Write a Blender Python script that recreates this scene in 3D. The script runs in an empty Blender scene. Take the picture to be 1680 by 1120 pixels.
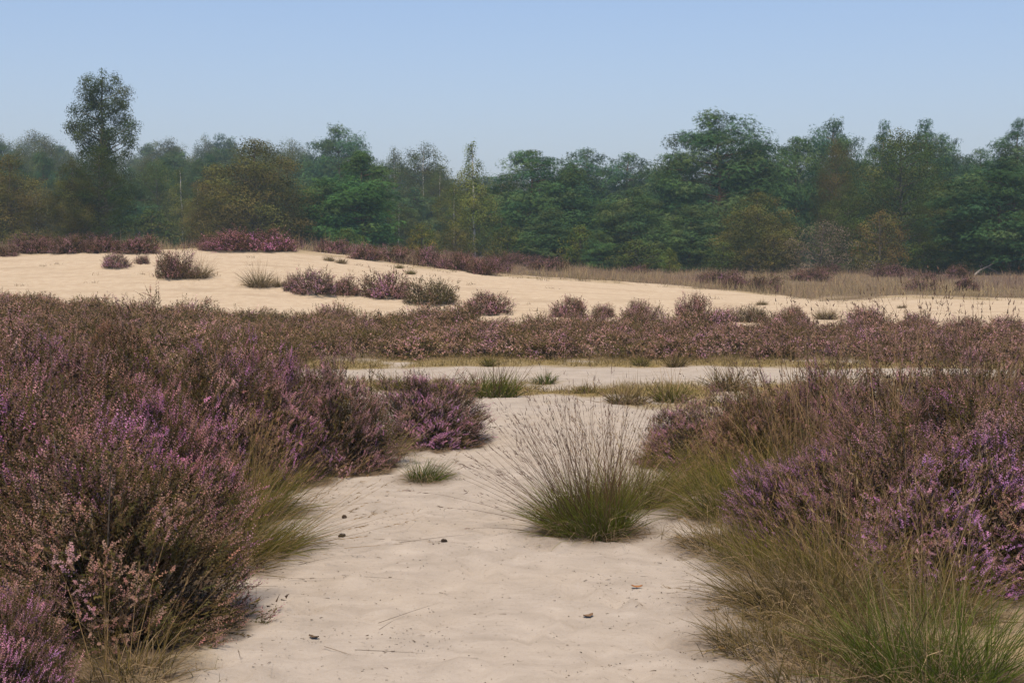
import bpy, math, random
import numpy as np

# ------------------------------------------------------------------ camera, sky, sun, exposure
scene = bpy.context.scene
W, H, F = 1680.0, 1120.0, 2308.0          # photograph size and focal length in its pixels
HORIZON = 430.0
EYE = 1.6
PITCH = math.atan((H / 2 - HORIZON) / F)
cam_data = bpy.data.cameras.new('camera')
cam_data.sensor_width = 36.0
cam_data.lens = F / W * 36.0
cam_data.clip_start = 0.1
cam_data.clip_end = 4000
cam = bpy.data.objects.new('camera', cam_data)
cam.location = (0, 0, EYE)
cam.rotation_euler = (math.pi / 2 - PITCH, 0, 0)
scene.collection.objects.link(cam)
scene.camera = cam

SUN_EL, SUN_AZ = math.radians(54), math.radians(186)   # azimuth clockwise from +Y: behind and to the left
world = bpy.data.worlds.new('World')
scene.world = world
world.use_nodes = True
wn, wl = world.node_tree.nodes, world.node_tree.links
wn.clear()
sky = wn.new('ShaderNodeTexSky')
sky.sky_type = 'NISHITA'
sky.sun_disc = False
sky.sun_elevation = SUN_EL
sky.sun_rotation = SUN_AZ
sky.air_density = 1.0
sky.dust_density = 0.5
sky.ozone_density = 4.0
veil = wn.new('ShaderNodeMix')              # thin even veil of high cloud over the whole sky
veil.data_type = 'RGBA'
veil.inputs['B'].default_value = (3.95, 3.65, 3.5, 1)
wtc = wn.new('ShaderNodeTexCoord')
wsep = wn.new('ShaderNodeSeparateXYZ')
wabs = wn.new('ShaderNodeMath'); wabs.operation = 'ABSOLUTE'
wmul = wn.new('ShaderNodeMath'); wmul.operation = 'MULTIPLY'; wmul.inputs[1].default_value = -1 / 0.137
wexp = wn.new('ShaderNodeMath'); wexp.operation = 'EXPONENT'
wfac = wn.new('ShaderNodeMath'); wfac.operation = 'MULTIPLY'; wfac.inputs[1].default_value = 1.157; wfac.use_clamp = True
wl.new(wtc.outputs['Generated'], wsep.inputs[0]); wl.new(wsep.outputs['Z'], wabs.inputs[0])
wl.new(wabs.outputs[0], wmul.inputs[0]); wl.new(wmul.outputs[0], wexp.inputs[0]); wl.new(wexp.outputs[0], wfac.inputs[0])
wl.new(wfac.outputs[0], veil.inputs['Factor'])          # the veil thins out with height, as ground haze does
bg = wn.new('ShaderNodeBackground')
bg.inputs['Strength'].default_value = 0.072
wo = wn.new('ShaderNodeOutputWorld')
wl.new(sky.outputs[0], veil.inputs['A'])
wtint = wn.new('ShaderNodeMix')              # the camera's white balance leaves the sky a purer blue
wtint.data_type = 'RGBA'; wtint.blend_type = 'MULTIPLY'
wtint.inputs['Factor'].default_value = 1.0
wtint.inputs['B'].default_value = (0.955, 1.0, 1.085, 1)
wl.new(veil.outputs['Result'], wtint.inputs['A'])
wl.new(wtint.outputs['Result'], bg.inputs['Color'])
wl.new(bg.outputs[0], wo.inputs['Surface'])

sun_data = bpy.data.lights.new('sun', 'SUN')
sun_data.energy = 2.9
sun_data.angle = math.radians(14)
sun_data.color = (1.0, 0.86, 0.68)
sun = bpy.data.objects.new('sun', sun_data)
sun.rotation_euler = (math.pi / 2 - SUN_EL, 0, math.pi - SUN_AZ)
sun.location = (-20, -20, 40)
scene.collection.objects.link(sun)

vs = scene.view_settings
vs.view_transform = 'Standard'
vs.look = 'None'
vs.exposure = 0.95
vs.gamma = 1.0
vs.use_curve_mapping = False
cy = scene.cycles
cy.max_bounces = 5
cy.diffuse_bounces = 3
cy.glossy_bounces = 2
cy.transmission_bounces = 3
cy.volume_bounces = 1
cy.transparent_max_bounces = 8
cy.use_adaptive_sampling = True
cy.adaptive_threshold = 0.02
cy.use_denoising = True
cy.denoiser = 'OPENIMAGEDENOISE'
cy.denoising_input_passes = 'RGB_ALBEDO_NORMAL'
cy.denoising_prefilter = 'ACCURATE'

# ------------------------------------------------------------------ small helpers
COL = scene.collection
RNG = np.random.default_rng(7)


def pixel_ray(px, py):
    dx, dy = (px - W / 2) / F, (H / 2 - py) / F
    cp, sp = math.cos(PITCH), math.sin(PITCH)
    return np.array([dx, cp + dy * sp, -sp + dy * cp])


def at(px, py, depth):
    d = pixel_ray(px, py)
    return d / d[1] * depth + np.array([0, 0, EYE])


def _hash(ix, iy, s):
    h = (ix * 374761393 + iy * 668265263 + s * 1442695041) & 0x7fffffff
    h = ((h ^ (h >> 13)) * 1274126177) & 0x7fffffff
    h = h ^ (h >> 16)
    return (h & 0xffff) / 65535.0


def vnoise(x, y, s=0):
    x, y = np.asarray(x, float), np.asarray(y, float)
    ix, iy = np.floor(x).astype(np.int64), np.floor(y).astype(np.int64)
    fx, fy = x - ix, y - iy
    fx, fy = fx * fx * (3 - 2 * fx), fy * fy * (3 - 2 * fy)
    a, b = _hash(ix, iy, s), _hash(ix + 1, iy, s)
    c, d = _hash(ix, iy + 1, s), _hash(ix + 1, iy + 1, s)
    return (a + (b - a) * fx) * (1 - fy) + (c + (d - c) * fx) * fy


def fbm(x, y, s=0, n=4):
    v, a, t = 0.0, 0.5, 0.0
    for i in range(n):
        v = v + a * vnoise(x * 2 ** i, y * 2 ** i, s + i * 17)
        t += a
        a *= 0.5
    return v / t


def smooth(e0, e1, x):
    t = np.clip((np.asarray(x, float) - e0) / (e1 - e0), 0, 1)
    return t * t * (3 - 2 * t)


# ------------------------------------------------------------------ terrain height
CREST_X = np.array([-60, -26, -18.2, -11, -7.8, -6.0, -4.3, -0.4, 3.5, 7.8, 10, 11.5, 13, 18, 26, 60])
CREST_Z = np.array([1.7, 1.8, 1.92, 2.10, 2.06, 1.86, 1.60, 1.20, 0.95, 0.62, 0.38, 0.44, 0.52, 0.42, 0.4, 0.4])


def dune_foot(x):
    return 33.0 + 3.2 * smooth(2, -6, x) - 2.2 * smooth(3, 9, x) + 0.9 * (vnoise(x * 0.22, 3.1, 5) - 0.5)


def dune_crest(x):
    return 50.0 + 1.5 * (vnoise(x * 0.16, 9.7, 6) - 0.5) - 6.0 * smooth(4, 13, x)


def height(x, y):
    x, y = np.asarray(x, float), np.asarray(y, float)
    cz = np.interp(x, CREST_X, CREST_Z)
    f, c = dune_foot(x), dune_crest(x)
    t = np.clip((y - f) / (c - f), 0, 1)
    z = cz * (t ** 0.85 * 0.55 + 0.45 * t * t * (3 - 2 * t))
    plain = np.interp(x, [-60, -8, 4, 14, 60], [2.2, 2.1, 1.15, 0.95, 0.9])
    z = z + (plain - cz) * smooth(0, 30, y - c)
    z = z + 5.0 * smooth(95, 330, y)
    z = z + 0.55 * smooth(-6.5, -11.5, x) * smooth(13, 22, y) * (1 - smooth(30, 38, y))
    z = z + 0.16 * (fbm(x * 0.09, y * 0.09, 11, 3) - 0.5) * smooth(14, 30, y)
    z = z + 0.10 * (fbm(x * 0.5, y * 0.5, 21, 3) - 0.5) * smooth(3, 8, y)
    return z


def ground_at(px, py):
    d = pixel_ray(px, py)
    prev, t = 0.0, 2.0
    while t < 900:
        p = d * t
        if EYE + p[2] < float(height(p[0], p[1])):
            lo, hi = prev, t
            for _ in range(24):
                m = 0.5 * (lo + hi)
                q = d * m
                if EYE + q[2] < float(height(q[0], q[1])):
                    hi = m
                else:
                    lo = m
            q = d * hi
            return np.array([q[0], q[1], float(height(q[0], q[1]))])
        prev = t
        t *= 1.01
    return d * t


def on_ground(px, depth):
    x = (px - W / 2) / F * depth        # pitch is small: column and depth give the spot
    return np.array([x, depth, float(height(x, depth))])


# ------------------------------------------------------------------ mesh building from arrays
def mesh_arrays(name, verts, tris, tint=None, mat=None, smooth_shade=False):
    me = bpy.data.meshes.new(name)
    verts = np.asarray(verts, np.float32)
    tris = np.asarray(tris, np.int32)
    me.vertices.add(len(verts))
    me.vertices.foreach_set('co', verts.ravel())
    n = tris.shape[1]
    me.loops.add(tris.size)
    me.loops.foreach_set('vertex_index', tris.ravel())
    me.polygons.add(len(tris))
    me.polygons.foreach_set('loop_start', np.arange(0, tris.size, n, dtype=np.int32))
    me.polygons.foreach_set('loop_total', np.full(len(tris), n, np.int32))
    if smooth_shade:
        me.polygons.foreach_set('use_smooth', np.ones(len(tris), bool))
    me.update(calc_edges=True)
    if tint is not None:
        a = me.attributes.new('tint', 'FLOAT_COLOR', 'POINT')
        c = np.ones((len(verts), 4), np.float32)
        c[:, :3] = tint
        a.data.foreach_set('color', c.ravel())
    if mat:
        me.materials.append(mat)
    return me


class Soup:
    """Collects vertex / triangle / colour blocks and links them as one mesh."""
    def __init__(self):
        self.v, self.t, self.c, self.n = [], [], [], 0

    def add(self, v, t, c):
        v = np.asarray(v, np.float32).reshape(-1, 3)
        self.v.append(v)
        self.t.append(np.asarray(t, np.int64).reshape(-1, 3) + self.n)
        c = np.asarray(c, np.float32)
        self.c.append(np.broadcast_to(c, (len(v), 3)) if c.ndim == 1 else c)
        self.n += len(v)

    def mesh(self, name, mat, smooth_shade=False):
        if not self.v:
            return None
        return mesh_arrays(name, np.concatenate(self.v), np.concatenate(self.t), np.concatenate(self.c), mat, smooth_shade)


def stamp(soup, pv, pt, pos, axes, scale, tint, shade=None):
    """Stamp prototype (pv, pt) at N places. axes: N x 3 x 3 with columns x, y, z."""
    n, k = len(pos), len(pv)
    v = np.einsum('nij,kj->nki', axes, pv) * np.asarray(scale).reshape(-1, 1, 1) + pos[:, None, :]
    t = pt[None] + (np.arange(n) * k)[:, None, None]
    c = np.repeat(tint[:, None, :], k, 1)
    if shade is not None:
        c = c * shade[None, :, :]
    soup.add(v.reshape(-1, 3), t.reshape(-1, 3), c.reshape(-1, 3))


def frames(dirs, rng):
    """Orthonormal frames whose z column follows dirs, with random roll."""
    z = dirs / np.linalg.norm(dirs, axis=1, keepdims=True)
    r = rng.normal(size=z.shape)
    x = np.cross(r, z)
    x /= np.linalg.norm(x, axis=1, keepdims=True) + 1e-9
    y = np.cross(z, x)
    return np.stack([x, y, z], axis=2)


def tube(soup, pts, radii, col, sides=6):
    pts = np.asarray(pts, float)
    d = np.gradient(pts, axis=0)
    d /= np.linalg.norm(d, axis=1, keepdims=True) + 1e-9
    ref = np.array([1.0, 0.13, 0.07])
    x = np.cross(d, ref)
    x /= np.linalg.norm(x, axis=1, keepdims=True) + 1e-9
    y = np.cross(d, x)
    a = np.arange(sides) / sides * 2 * math.pi
    ring = np.cos(a)[None, :, None] * x[:, None] + np.sin(a)[None, :, None] * y[:, None]
    v = pts[:, None] + ring * np.asarray(radii)[:, None, None]
    t = []
    for i in range(len(pts) - 1):
        for j in range(sides):
            p, q = i * sides + j, i * sides + (j + 1) % sides
            t += [(p, q, p + sides), (q, q + sides, p + sides)]
    soup.add(v.reshape(-1, 3), t, col)


def blades(soup, base, az, e0, length, curl, width, tint_a, tint_b, k=4, rng=RNG):
    """Tapered bent strips. e0 start elevation, curl how far it bends over (radians)."""
    n = len(base)
    t = np.linspace(0, 1, k + 1)
    pos = np.zeros((n, k + 1, 3))
    pos[:, 0] = base
    for i in range(k):
        tm = (i + 0.5) / k
        e = e0 - curl * tm ** 1.4
        step = length / k
        d = np.stack([np.cos(e) * np.cos(az), np.cos(e) * np.sin(az), np.sin(e)], 1)
        pos[:, i + 1] = pos[:, i] + d * step[:, None]
    tw = rng.uniform(0, math.pi, n)
    side = np.stack([-np.sin(az) * np.cos(tw), np.cos(az) * np.cos(tw), np.sin(tw)], 1)
    w = width[:, None] * (1 - t[None, :] ** 2 * 0.97) * 0.5
    # two vertices per level, one at the tip
    lv = pos[:, :k, None, :] + np.stack([-1, 1] * 1)[None, None, :, None] * side[:, None, None, :] * w[:, :k, None, None]
    v = np.concatenate([lv.reshape(n, 2 * k, 3), pos[:, k:k + 1]], 1)
    tr = []
    for i in range(k - 1):
        a = 2 * i
        tr += [(a, a + 1, a + 3), (a, a + 3, a + 2)]
    tr.append((2 * k - 2, 2 * k - 1, 2 * k))
    tr = np.array(tr)
    tt = np.concatenate([np.repeat(t[:k], 2), [1.0]])
    c = tint_a[:, None, :] * (1 - tt[None, :, None]) + tint_b[:, None, :] * tt[None, :, None]
    tri = tr[None] + (np.arange(n) * (2 * k + 1))[:, None, None]
    soup.add(v.reshape(-1, 3), tri.reshape(-1, 3), c.reshape(-1, 3))
    return pos


# ------------------------------------------------------------------ materials
def new_mat(name):
    m = bpy.data.materials.new(name)
    m.use_nodes = True
    n, l = m.node_tree.nodes, m.node_tree.links
    n.clear()
    out = n.new('ShaderNodeOutputMaterial')
    return m, n, l, out


def leaf_material(name, translucent=0.3, rough=0.9):
    m, n, l, out = new_mat(name)
    att = n.new('ShaderNodeAttribute'); att.attribute_name = 'tint'
    info = n.new('ShaderNodeObjectInfo')
    mul = n.new('ShaderNodeMix'); mul.data_type = 'RGBA'; mul.blend_type = 'MULTIPLY'
    mul.inputs['Factor'].default_value = 1.0
    l.new(att.outputs['Color'], mul.inputs['A']); l.new(info.outputs['Color'], mul.inputs['B'])
    d = n.new('ShaderNodeBsdfDiffuse'); d.inputs['Roughness'].default_value = rough
    t = n.new('ShaderNodeBsdfTranslucent')
    mix = n.new('ShaderNodeMixShader'); mix.inputs[0].default_value = translucent
    l.new(mul.outputs['Result'], d.inputs['Color']); l.new(mul.outputs['Result'], t.inputs['Color'])
    l.new(d.outputs[0], mix.inputs[1]); l.new(t.outputs[0], mix.inputs[2])
    l.new(mix.outputs[0], out.inputs['Surface'])
    return m


def bark_material(name, dark, light, scale, stretch=0.25, lo=0.35, hi=0.65):
    m, n, l, out = new_mat(name)
    tc = n.new('ShaderNodeTexCoord')
    mp = n.new('ShaderNodeMapping'); mp.inputs['Scale'].default_value = (1, 1, stretch)
    ns = n.new('ShaderNodeTexNoise'); ns.inputs['Scale'].default_value = scale; ns.inputs['Detail'].default_value = 6
    rp = n.new('ShaderNodeValToRGB')
    rp.color_ramp.elements[0].position = lo; rp.color_ramp.elements[0].color = (*dark, 1)
    rp.color_ramp.elements[1].position = hi; rp.color_ramp.elements[1].color = (*light, 1)
    b = n.new('ShaderNodeBsdfPrincipled'); b.inputs['Roughness'].default_value = 0.9
    b.inputs['Specular IOR Level'].default_value = 0.2
    bp = n.new('ShaderNodeBump'); bp.inputs['Strength'].default_value = 0.5; bp.inputs['Distance'].default_value = 0.02
    l.new(tc.outputs['Object'], mp.inputs[0]); l.new(mp.outputs[0], ns.inputs['Vector'])
    l.new(ns.outputs[0], rp.inputs[0]); l.new(rp.outputs[0], b.inputs['Base Color'])
    l.new(ns.outputs[0], bp.inputs['Height']); l.new(bp.outputs[0], b.inputs['Normal'])
    l.new(b.outputs[0], out.inputs['Surface'])
    return m


def ground_material():
    m, n, l, out = new_mat('sandy_ground')
    geo = n.new('ShaderNodeNewGeometry')

    def noise(scale, detail=4, rough=0.55):
        x = n.new('ShaderNodeTexNoise'); x.inputs['Scale'].default_value = scale
        x.inputs['Detail'].default_value = detail; x.inputs['Roughness'].default_value = rough
        l.new(geo.outputs['Position'], x.inputs['Vector'])
        return x.outputs[0]

    def attr(name):
        a = n.new('ShaderNodeAttribute'); a.attribute_name = name
        return a.outputs['Fac']

    def rng(v, a, b, lo=0.0, hi=1.0):
        r = n.new('ShaderNodeMapRange'); r.inputs[1].default_value = a; r.inputs[2].default_value = b
        r.inputs[3].default_value = lo; r.inputs[4].default_value = hi
        l.new(v, r.inputs[0]); return r.outputs[0]

    def math_(op, a, b):
        x = n.new('ShaderNodeMath'); x.operation = op; x.use_clamp = True
        for i, v in enumerate((a, b)):
            if isinstance(v, float): x.inputs[i].default_value = v
            else: l.new(v, x.inputs[i])
        return x.outputs[0]

    def mix(f, a, b):
        x = n.new('ShaderNodeMix'); x.data_type = 'RGBA'
        if isinstance(f, float): x.inputs['Factor'].default_value = f
        else: l.new(f, x.inputs['Factor'])
        for k, v in (('A', a), ('B', b)):
            if isinstance(v, tuple): x.inputs[k].default_value = (*v, 1)
            else: l.new(v, x.inputs[k])
        return x.outputs['Result']

    big, mid, fine, grain = noise(0.55, 4), noise(4.0, 5), noise(38.0, 4, 0.65), noise(210.0, 2)
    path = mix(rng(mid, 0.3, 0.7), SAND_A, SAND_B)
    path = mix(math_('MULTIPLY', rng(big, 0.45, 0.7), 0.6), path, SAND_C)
    rip = n.new('ShaderNodeMapping'); rip.inputs['Scale'].default_value = (2.2, 6.5, 1)
    l.new(geo.outputs['Position'], rip.inputs[0])
    rn = n.new('ShaderNodeTexNoise'); rn.inputs['Scale'].default_value = 1.3; rn.inputs['Detail'].default_value = 6; rn.inputs['Roughness'].default_value = .62
    l.new(rip.outputs[0], rn.inputs['Vector'])
    path = mix(math_('MULTIPLY', rng(rn.outputs[0], 0.5, 0.68), 0.38), path, (0.230, 0.195, 0.158))  # damp mottle, doubling as painted shading of ripples that frontal sun leaves flat
    path = mix(math_('MULTIPLY', rng(rn.outputs[0], 0.46, 0.32), 0.35), path, (0.415, 0.365, 0.312))  # pale counterpart: lit ripple faces put into the sand colour
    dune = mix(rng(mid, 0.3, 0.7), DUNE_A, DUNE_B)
    mp = n.new('ShaderNodeMapping'); mp.inputs['Scale'].default_value = (.35, 1.6, 1)
    l.new(geo.outputs['Position'], mp.inputs[0])
    sk = n.new('ShaderNodeTexNoise'); sk.inputs['Scale'].default_value = 1.1; sk.inputs['Detail'].default_value = 5
    l.new(mp.outputs[0], sk.inputs['Vector'])
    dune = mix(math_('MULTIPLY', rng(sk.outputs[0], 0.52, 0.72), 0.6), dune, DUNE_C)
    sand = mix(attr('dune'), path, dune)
    sand = mix(math_('MULTIPLY', rng(grain, 0.55, 0.8), 0.25), sand, (0.22, 0.18, 0.14))
    # dark grains and crumbs of litter lying in the sand
    sand = mix(math_('MULTIPLY', rng(fine, 0.62, 0.72), 0.6), sand, (0.13, 0.10, 0.075))
    moss = mix(rng(fine, 0.35, 0.65), (0.125, 0.095, 0.036), (0.25, 0.185, 0.085))
    litter = mix(rng(fine, 0.35, 0.65), (0.055, 0.04, 0.028), (0.16, 0.115, 0.075))
    edge = rng(mid, 0.2, 0.8, -0.35, 0.35)
    def soften(a):
        s = n.new('ShaderNodeMath'); s.operation = 'ADD'; l.new(a, s.inputs[0]); l.new(edge, s.inputs[1])
        s2 = n.new('ShaderNodeMath'); s2.operation = 'MULTIPLY'; s2.use_clamp = True
        l.new(s.outputs[0], s2.inputs[0])
        l.new(rng(a, 0.0, 0.12), s2.inputs[1])
        return s2.outputs[0]
    c = mix(soften(attr('moss')), sand, moss)
    c = mix(soften(attr('litter')), c, litter)
    b = n.new('ShaderNodeBsdfDiffuse'); b.inputs['Roughness'].default_value = 0.7
    l.new(c, b.inputs['Color'])
    h = n.new('ShaderNodeMath'); h.operation = 'MULTIPLY_ADD'; h.inputs[1].default_value = 0.35
    l.new(fine, h.inputs[0]); l.new(noise(11.0, 4), h.inputs[2])
    bp = n.new('ShaderNodeBump'); bp.inputs['Strength'].default_value = 0.8; bp.inputs['Distance'].default_value = 0.035
    l.new(h.outputs[0], bp.inputs['Height']); l.new(bp.outputs[0], b.inputs['Normal'])
    l.new(b.outputs[0], out.inputs['Surface'])
    return m


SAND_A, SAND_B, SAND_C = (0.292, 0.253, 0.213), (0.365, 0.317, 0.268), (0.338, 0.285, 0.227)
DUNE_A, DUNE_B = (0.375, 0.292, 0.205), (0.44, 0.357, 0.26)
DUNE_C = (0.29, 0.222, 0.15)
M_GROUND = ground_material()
M_LEAF = leaf_material('leaf', 0.22)
M_NEEDLE = leaf_material('needle', 0.08)
M_HEATHER = leaf_material('heather_sprig', 0.12)
M_FLOWER = leaf_material('heather_floret', 0.22)
M_GRASS = leaf_material('grass_blade', 0.30)
M_DEBRIS = leaf_material('dry_litter', 0.0)
M_STEM = bark_material('heather_stem', (0.045, 0.035, 0.028), (0.17, 0.135, 0.11), 60)
M_PINE = bark_material('pine_bark', (0.06, 0.042, 0.03), (0.21, 0.125, 0.075), 9)
M_OAK = bark_material('oak_bark', (0.04, 0.034, 0.026), (0.15, 0.125, 0.10), 12)
M_BIRCH = bark_material('birch_bark', (0.05, 0.045, 0.04), (0.52, 0.49, 0.44), 5, 2.2, 0.36, 0.47)
M_DEAD = bark_material('dead_wood', (0.12, 0.10, 0.085), (0.30, 0.26, 0.22), 12)
M_CONE = bark_material('pine_cone_scale', (0.018, 0.013, 0.01), (0.09, 0.06, 0.04), 90, 1.0)


# ------------------------------------------------------------------ objects with names, labels, parts
def tag(o, label, cat, group=None, kind=None):
    if label: o['label'] = label
    if cat: o['category'] = cat
    if group: o['group'] = group
    if kind: o['kind'] = kind
    return o


def link(name, data, parent=None, color=None):
    o = bpy.data.objects.new(name, data)
    COL.objects.link(o)
    if parent is not None:
        o.parent = parent
    if color is not None:
        o.color = (*color, 1)
    return o


def place(name, parts, loc, label, cat, group=None, rot=0.0, scale=(1, 1, 1), colors=None):
    """A thing: an Empty at its base with one mesh per part. parts = [(part name, mesh)]."""
    e = link(name, None)
    e.empty_display_size = 0.2
    e.location = tuple(float(v) for v in loc)
    e.rotation_euler = (0, 0, float(rot))
    e.scale = tuple(float(v) for v in scale)
    tag(e, label, cat, group)
    for pn, me in parts:
        if me is not None:
            o = link(pn, me, e, (colors or {}).get(pn))
            if pn in ('blades', 'dead_blades', 'stalks'):
                o['kind'] = 'stuff'
    return e


def place_one(name, me, loc, label, cat, group=None, rot=0.0, scale=(1, 1, 1), color=None, kind=None):
    o = link(name, me, None, color)
    o.location = tuple(float(v) for v in loc)
    o.rotation_euler = (0, 0, float(rot))
    o.scale = tuple(float(v) for v in scale)
    return tag(o, label, cat, group, kind)


# ------------------------------------------------------------------ where the near plants stand
# heather: (photo column, depth m, radius, height, variant, flower tint, foliage tint, label)
HEATHER = [
    (165, 6.15, .60, .86, 0, (1, 1, 1), None, 'dark brown heather bush with a few pink spikes, foremost left of the path'),
    (50, 7.05, .68, 1.00, 3, (1.08, 1, 1.05), None, 'tall pink flowering heather bush at the left edge behind the foremost one'),
    (-42, 4.75, .30, .52, 4, (1.1, 1.05, 1.15), None, 'purple heather bush cut off by the bottom left corner'),
    (250, 7.9, .50, .92, 3, (1.15, 1, 1.1), None, 'bright pink heather bush beside tall grass stalks, left of the path'),
    (110, 9.0, .72, 1.08, 2, (1, 1, 1), None, 'mauve and brown heather bush in the middle of the left thicket'),
    (300, 9.6, .66, 1.06, 1, (1, 1, 1), None, 'purple flecked heather bush right of centre in the left thicket'),
    (420, 10.2, .55, .98, 0, (1.05, 1, 1.1), None, 'brown heather bush behind grass stalks at the path bend'),
    (545, 10.9, .50, .84, 2, (.95, .95, 1.0), None, 'rounded mauve heather bush standing over the pale sand at the bend'),
    (697, 12.2, .52, .62, 4, (.98, .98, 1.0), None, 'low vivid purple heather bush reaching furthest into the path'),
    (185, 11.3, .46, 1.26, 5, (.9, .8, .7), None, 'leggy heather with bare grey stems rising above the left thicket'),
    (375, 11.9, .50, .92, 0, (1.1, .95, .9), None, 'reddish brown heather bush at the top right of the left thicket'),
    (470, 12.4, .46, .64, 1, (.95, .95, 1), None, 'dusky heather bush behind the rounded one at the path bend'),
    (-10, 11.4, .75, .98, 3, (.95, .9, .9), (1.2, 1.2, 1), 'brown and pink heather bush far back at the left edge'),
    (90, 13.2, .62, .84, 0, (1, .95, .9), None, 'faded heather bush behind the bare stemmed one on the left'),
    (270, 13.8, .60, .56, 2, (.9, .85, .8), None, 'faded heather bush at the back of the left thicket'),
    (-90, 8.2, .75, 1.10, 1, (1, 1, 1), None, 'purple heather bush almost hidden beyond the left edge'),
    (1545, 7.25, .60, .84, 3, (.95, .95, 1.1), None, 'large mauve flowering heather bush, foremost right of the path'),
    (1660, 8.5, .66, .98, 1, (1, 1, 1.05), None, 'dark purple flecked heather bush at the right edge'),
    (1335, 7.8, .42, .62, 4, (.95, .95, 1.05), None, 'purple heather bush half sunk in olive grass right of the path'),
    (1500, 9.6, .60, .93, 1, (1.05, 1, 1.1), None, 'purple topped heather bush in the middle of the right thicket'),
    (1375, 10.7, .58, .96, 0, (1, .95, .95), None, 'brown heather bush with purple flecks at the top of the right thicket'),
    (1258, 10.5, .50, .76, 0, (.95, .9, .9), (1.2, 1.15, 1), 'olive brown heather bush on the left slope of the right thicket'),
    (1135, 11.1, .44, .50, 2, (.95, .9, 1), None, 'low mauve heather bush just right of the big grass tussock'),
    (1200, 11.9, .42, .56, 2, (.9, .85, .9), None, 'small dusky heather bush behind the low mauve one near the tussock'),
    (1605, 11.6, .62, .90, 2, (.95, .9, 1), None, 'mauve heather bush at the back of the right thicket'),
    (1745, 10.2, .72, .92, 3, (1, .95, 1.05), None, 'pink tinged heather bush cut off by the right edge'),
    (1455, 8.5, .42, .70, 2, (1, .95, .95), None, 'brown mauve heather bush between the purple ones right of the path'),
    (1760, 7.0, .55, .80, 2, (1, 1, 1), None, 'mauve heather bush mostly beyond the right edge'),
    (1440, 7.3, .38, .60, 3, (.95, .92, 1), None, 'mauve heather bush rising behind the arching tussocks on the right'),
]
# lone bushes on the dune and on its crest: (column, base row, half width px, height px, variant, tint, label)
DUNE_HEATHER = [
    (190, 438, 28, 22, 1, (.95, .9, 1), 'small purple heather bush, leftmost on the open dune sand'),
    (233, 432, 14, 13, 2, (.9, .85, .9), 'tiny round heather bush between two larger ones on the dune sand'),
    (285, 456, 34, 40, 0, (.85, .75, .8), 'round dark heather bush beside dry grass on the dune sand'),
    (513, 481, 42, 36, 1, (.95, .9, 1), 'wide mauve heather bush low on the middle of the dune'),
    (480, 477, 18, 26, 2, (.85, .8, .85), 'small dusky heather bush touching the left side of the wide mauve one'),
    (566, 483, 26, 26, 3, (.95, .85, .85), 'small heather bush with green base right of the wide mauve one'),
    (635, 488, 44, 40, 1, (.95, .85, .9), 'pinkish brown heather bush in the middle of the dune foot'),
    (708, 498, 44, 36, 4, (.75, .8, .65), 'olive green brown heather bush beside the pinkish brown one'),
    (800, 515, 46, 32, 2, (.95, .85, .9), 'mauve heather bush at the front of the dune foot'),
    (415, 411, 62, 32, 1, (1.0, .75, .95), 'large deep purple heather bush crowning the dune'),
    (350, 410, 30, 20, 2, (.95, .8, .9), 'low purple heather bush left of the deep purple one on the dune crest'),
    (455, 411, 30, 20, 3, (.95, .75, .9), 'low purple heather bush right of the deep purple one on the dune crest'),
    (60, 415, 36, 26, 0, (.85, .75, .8), 'dark heather bush at the left end of the dune crest'),
    (115, 415, 38, 26, 2, (.8, .75, .8), 'second dark heather bush from the left on the dune crest'),
    (165, 414, 36, 26, 0, (.8, .72, .78), 'third dark heather bush from the left on the dune crest'),
    (225, 415, 36, 24, 3, (.8, .7, .75), 'fourth dark heather bush from the left on the dune crest'),
    (285, 408, 38, 22, 2, (.9, .8, .9), 'pale mauve heather bush on the crest behind the round dark one'),
    (10, 420, 22, 16, 4, (.8, .75, .75), 'low grey brown heather bush at the left edge of the dune sand'),
    (545, 416, 28, 22, 1, (.95, .8, .9), 'purple heather bush just right of the dune summit'),
    (600, 426, 30, 22, 0, (.9, .8, .85), 'mauve brown heather bush down the right slope of the crest'),
    (645, 430, 32, 24, 2, (.9, .8, .85), 'dusky heather bush next down the right slope of the crest'),
    (702, 437, 30, 28, 0, (.85, .75, .8), 'dark heather bush halfway down the right slope of the crest'),
    (745, 443, 34, 26, 2, (.85, .75, .8), 'dark heather bush third from the foot of the crest slope'),
    (790, 450, 30, 24, 0, (.85, .72, .78), 'dark heather bush at the lower end of the crest slope'),
    (935, 520, 32, 30, 2, (1, .9, .95), 'rounded heather bush at the dune foot right of the front mauve one'),
    (990, 520, 24, 20, 0, (.9, .85, .8), 'low brown heather bush at the dune foot behind the big tussock'),
    (1050, 518, 24, 24, 2, (.95, .85, .9), 'small mauve heather bush at the dune foot left of the tall rounded one'),
    (1135, 524, 30, 38, 2, (.95, .82, .9), 'tall rounded heather bush standing against the low dune sand'),
    (1190, 526, 24, 20, 1, (.95, .9, .95), 'low mauve heather bush just right of the tall rounded one'),
    (1235, 528, 26, 24, 4, (.85, .85, .8), 'olive brown heather bush on the dune foot behind the right thicket'),
    (1300, 532, 28, 28, 2, (.95, .85, .92), 'mauve heather bush left of the yellow green tussock at the dune foot'),
    (1420, 536, 36, 32, 0, (.85, .78, .82), 'dark heather bush right of the yellow green tussock at the dune foot'),
    (1505, 540, 38, 28, 1, (.92, .85, .95), 'purple grey heather bush in front of the right sand bank'),
    (1580, 544, 34, 24, 2, (.92, .82, .9), 'mauve heather bush by the right end of the sand bank'),
    (1650, 546, 34, 26, 0, (.9, .82, .85), 'brown heather bush where the sand bank meets the right edge'),
]
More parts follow.
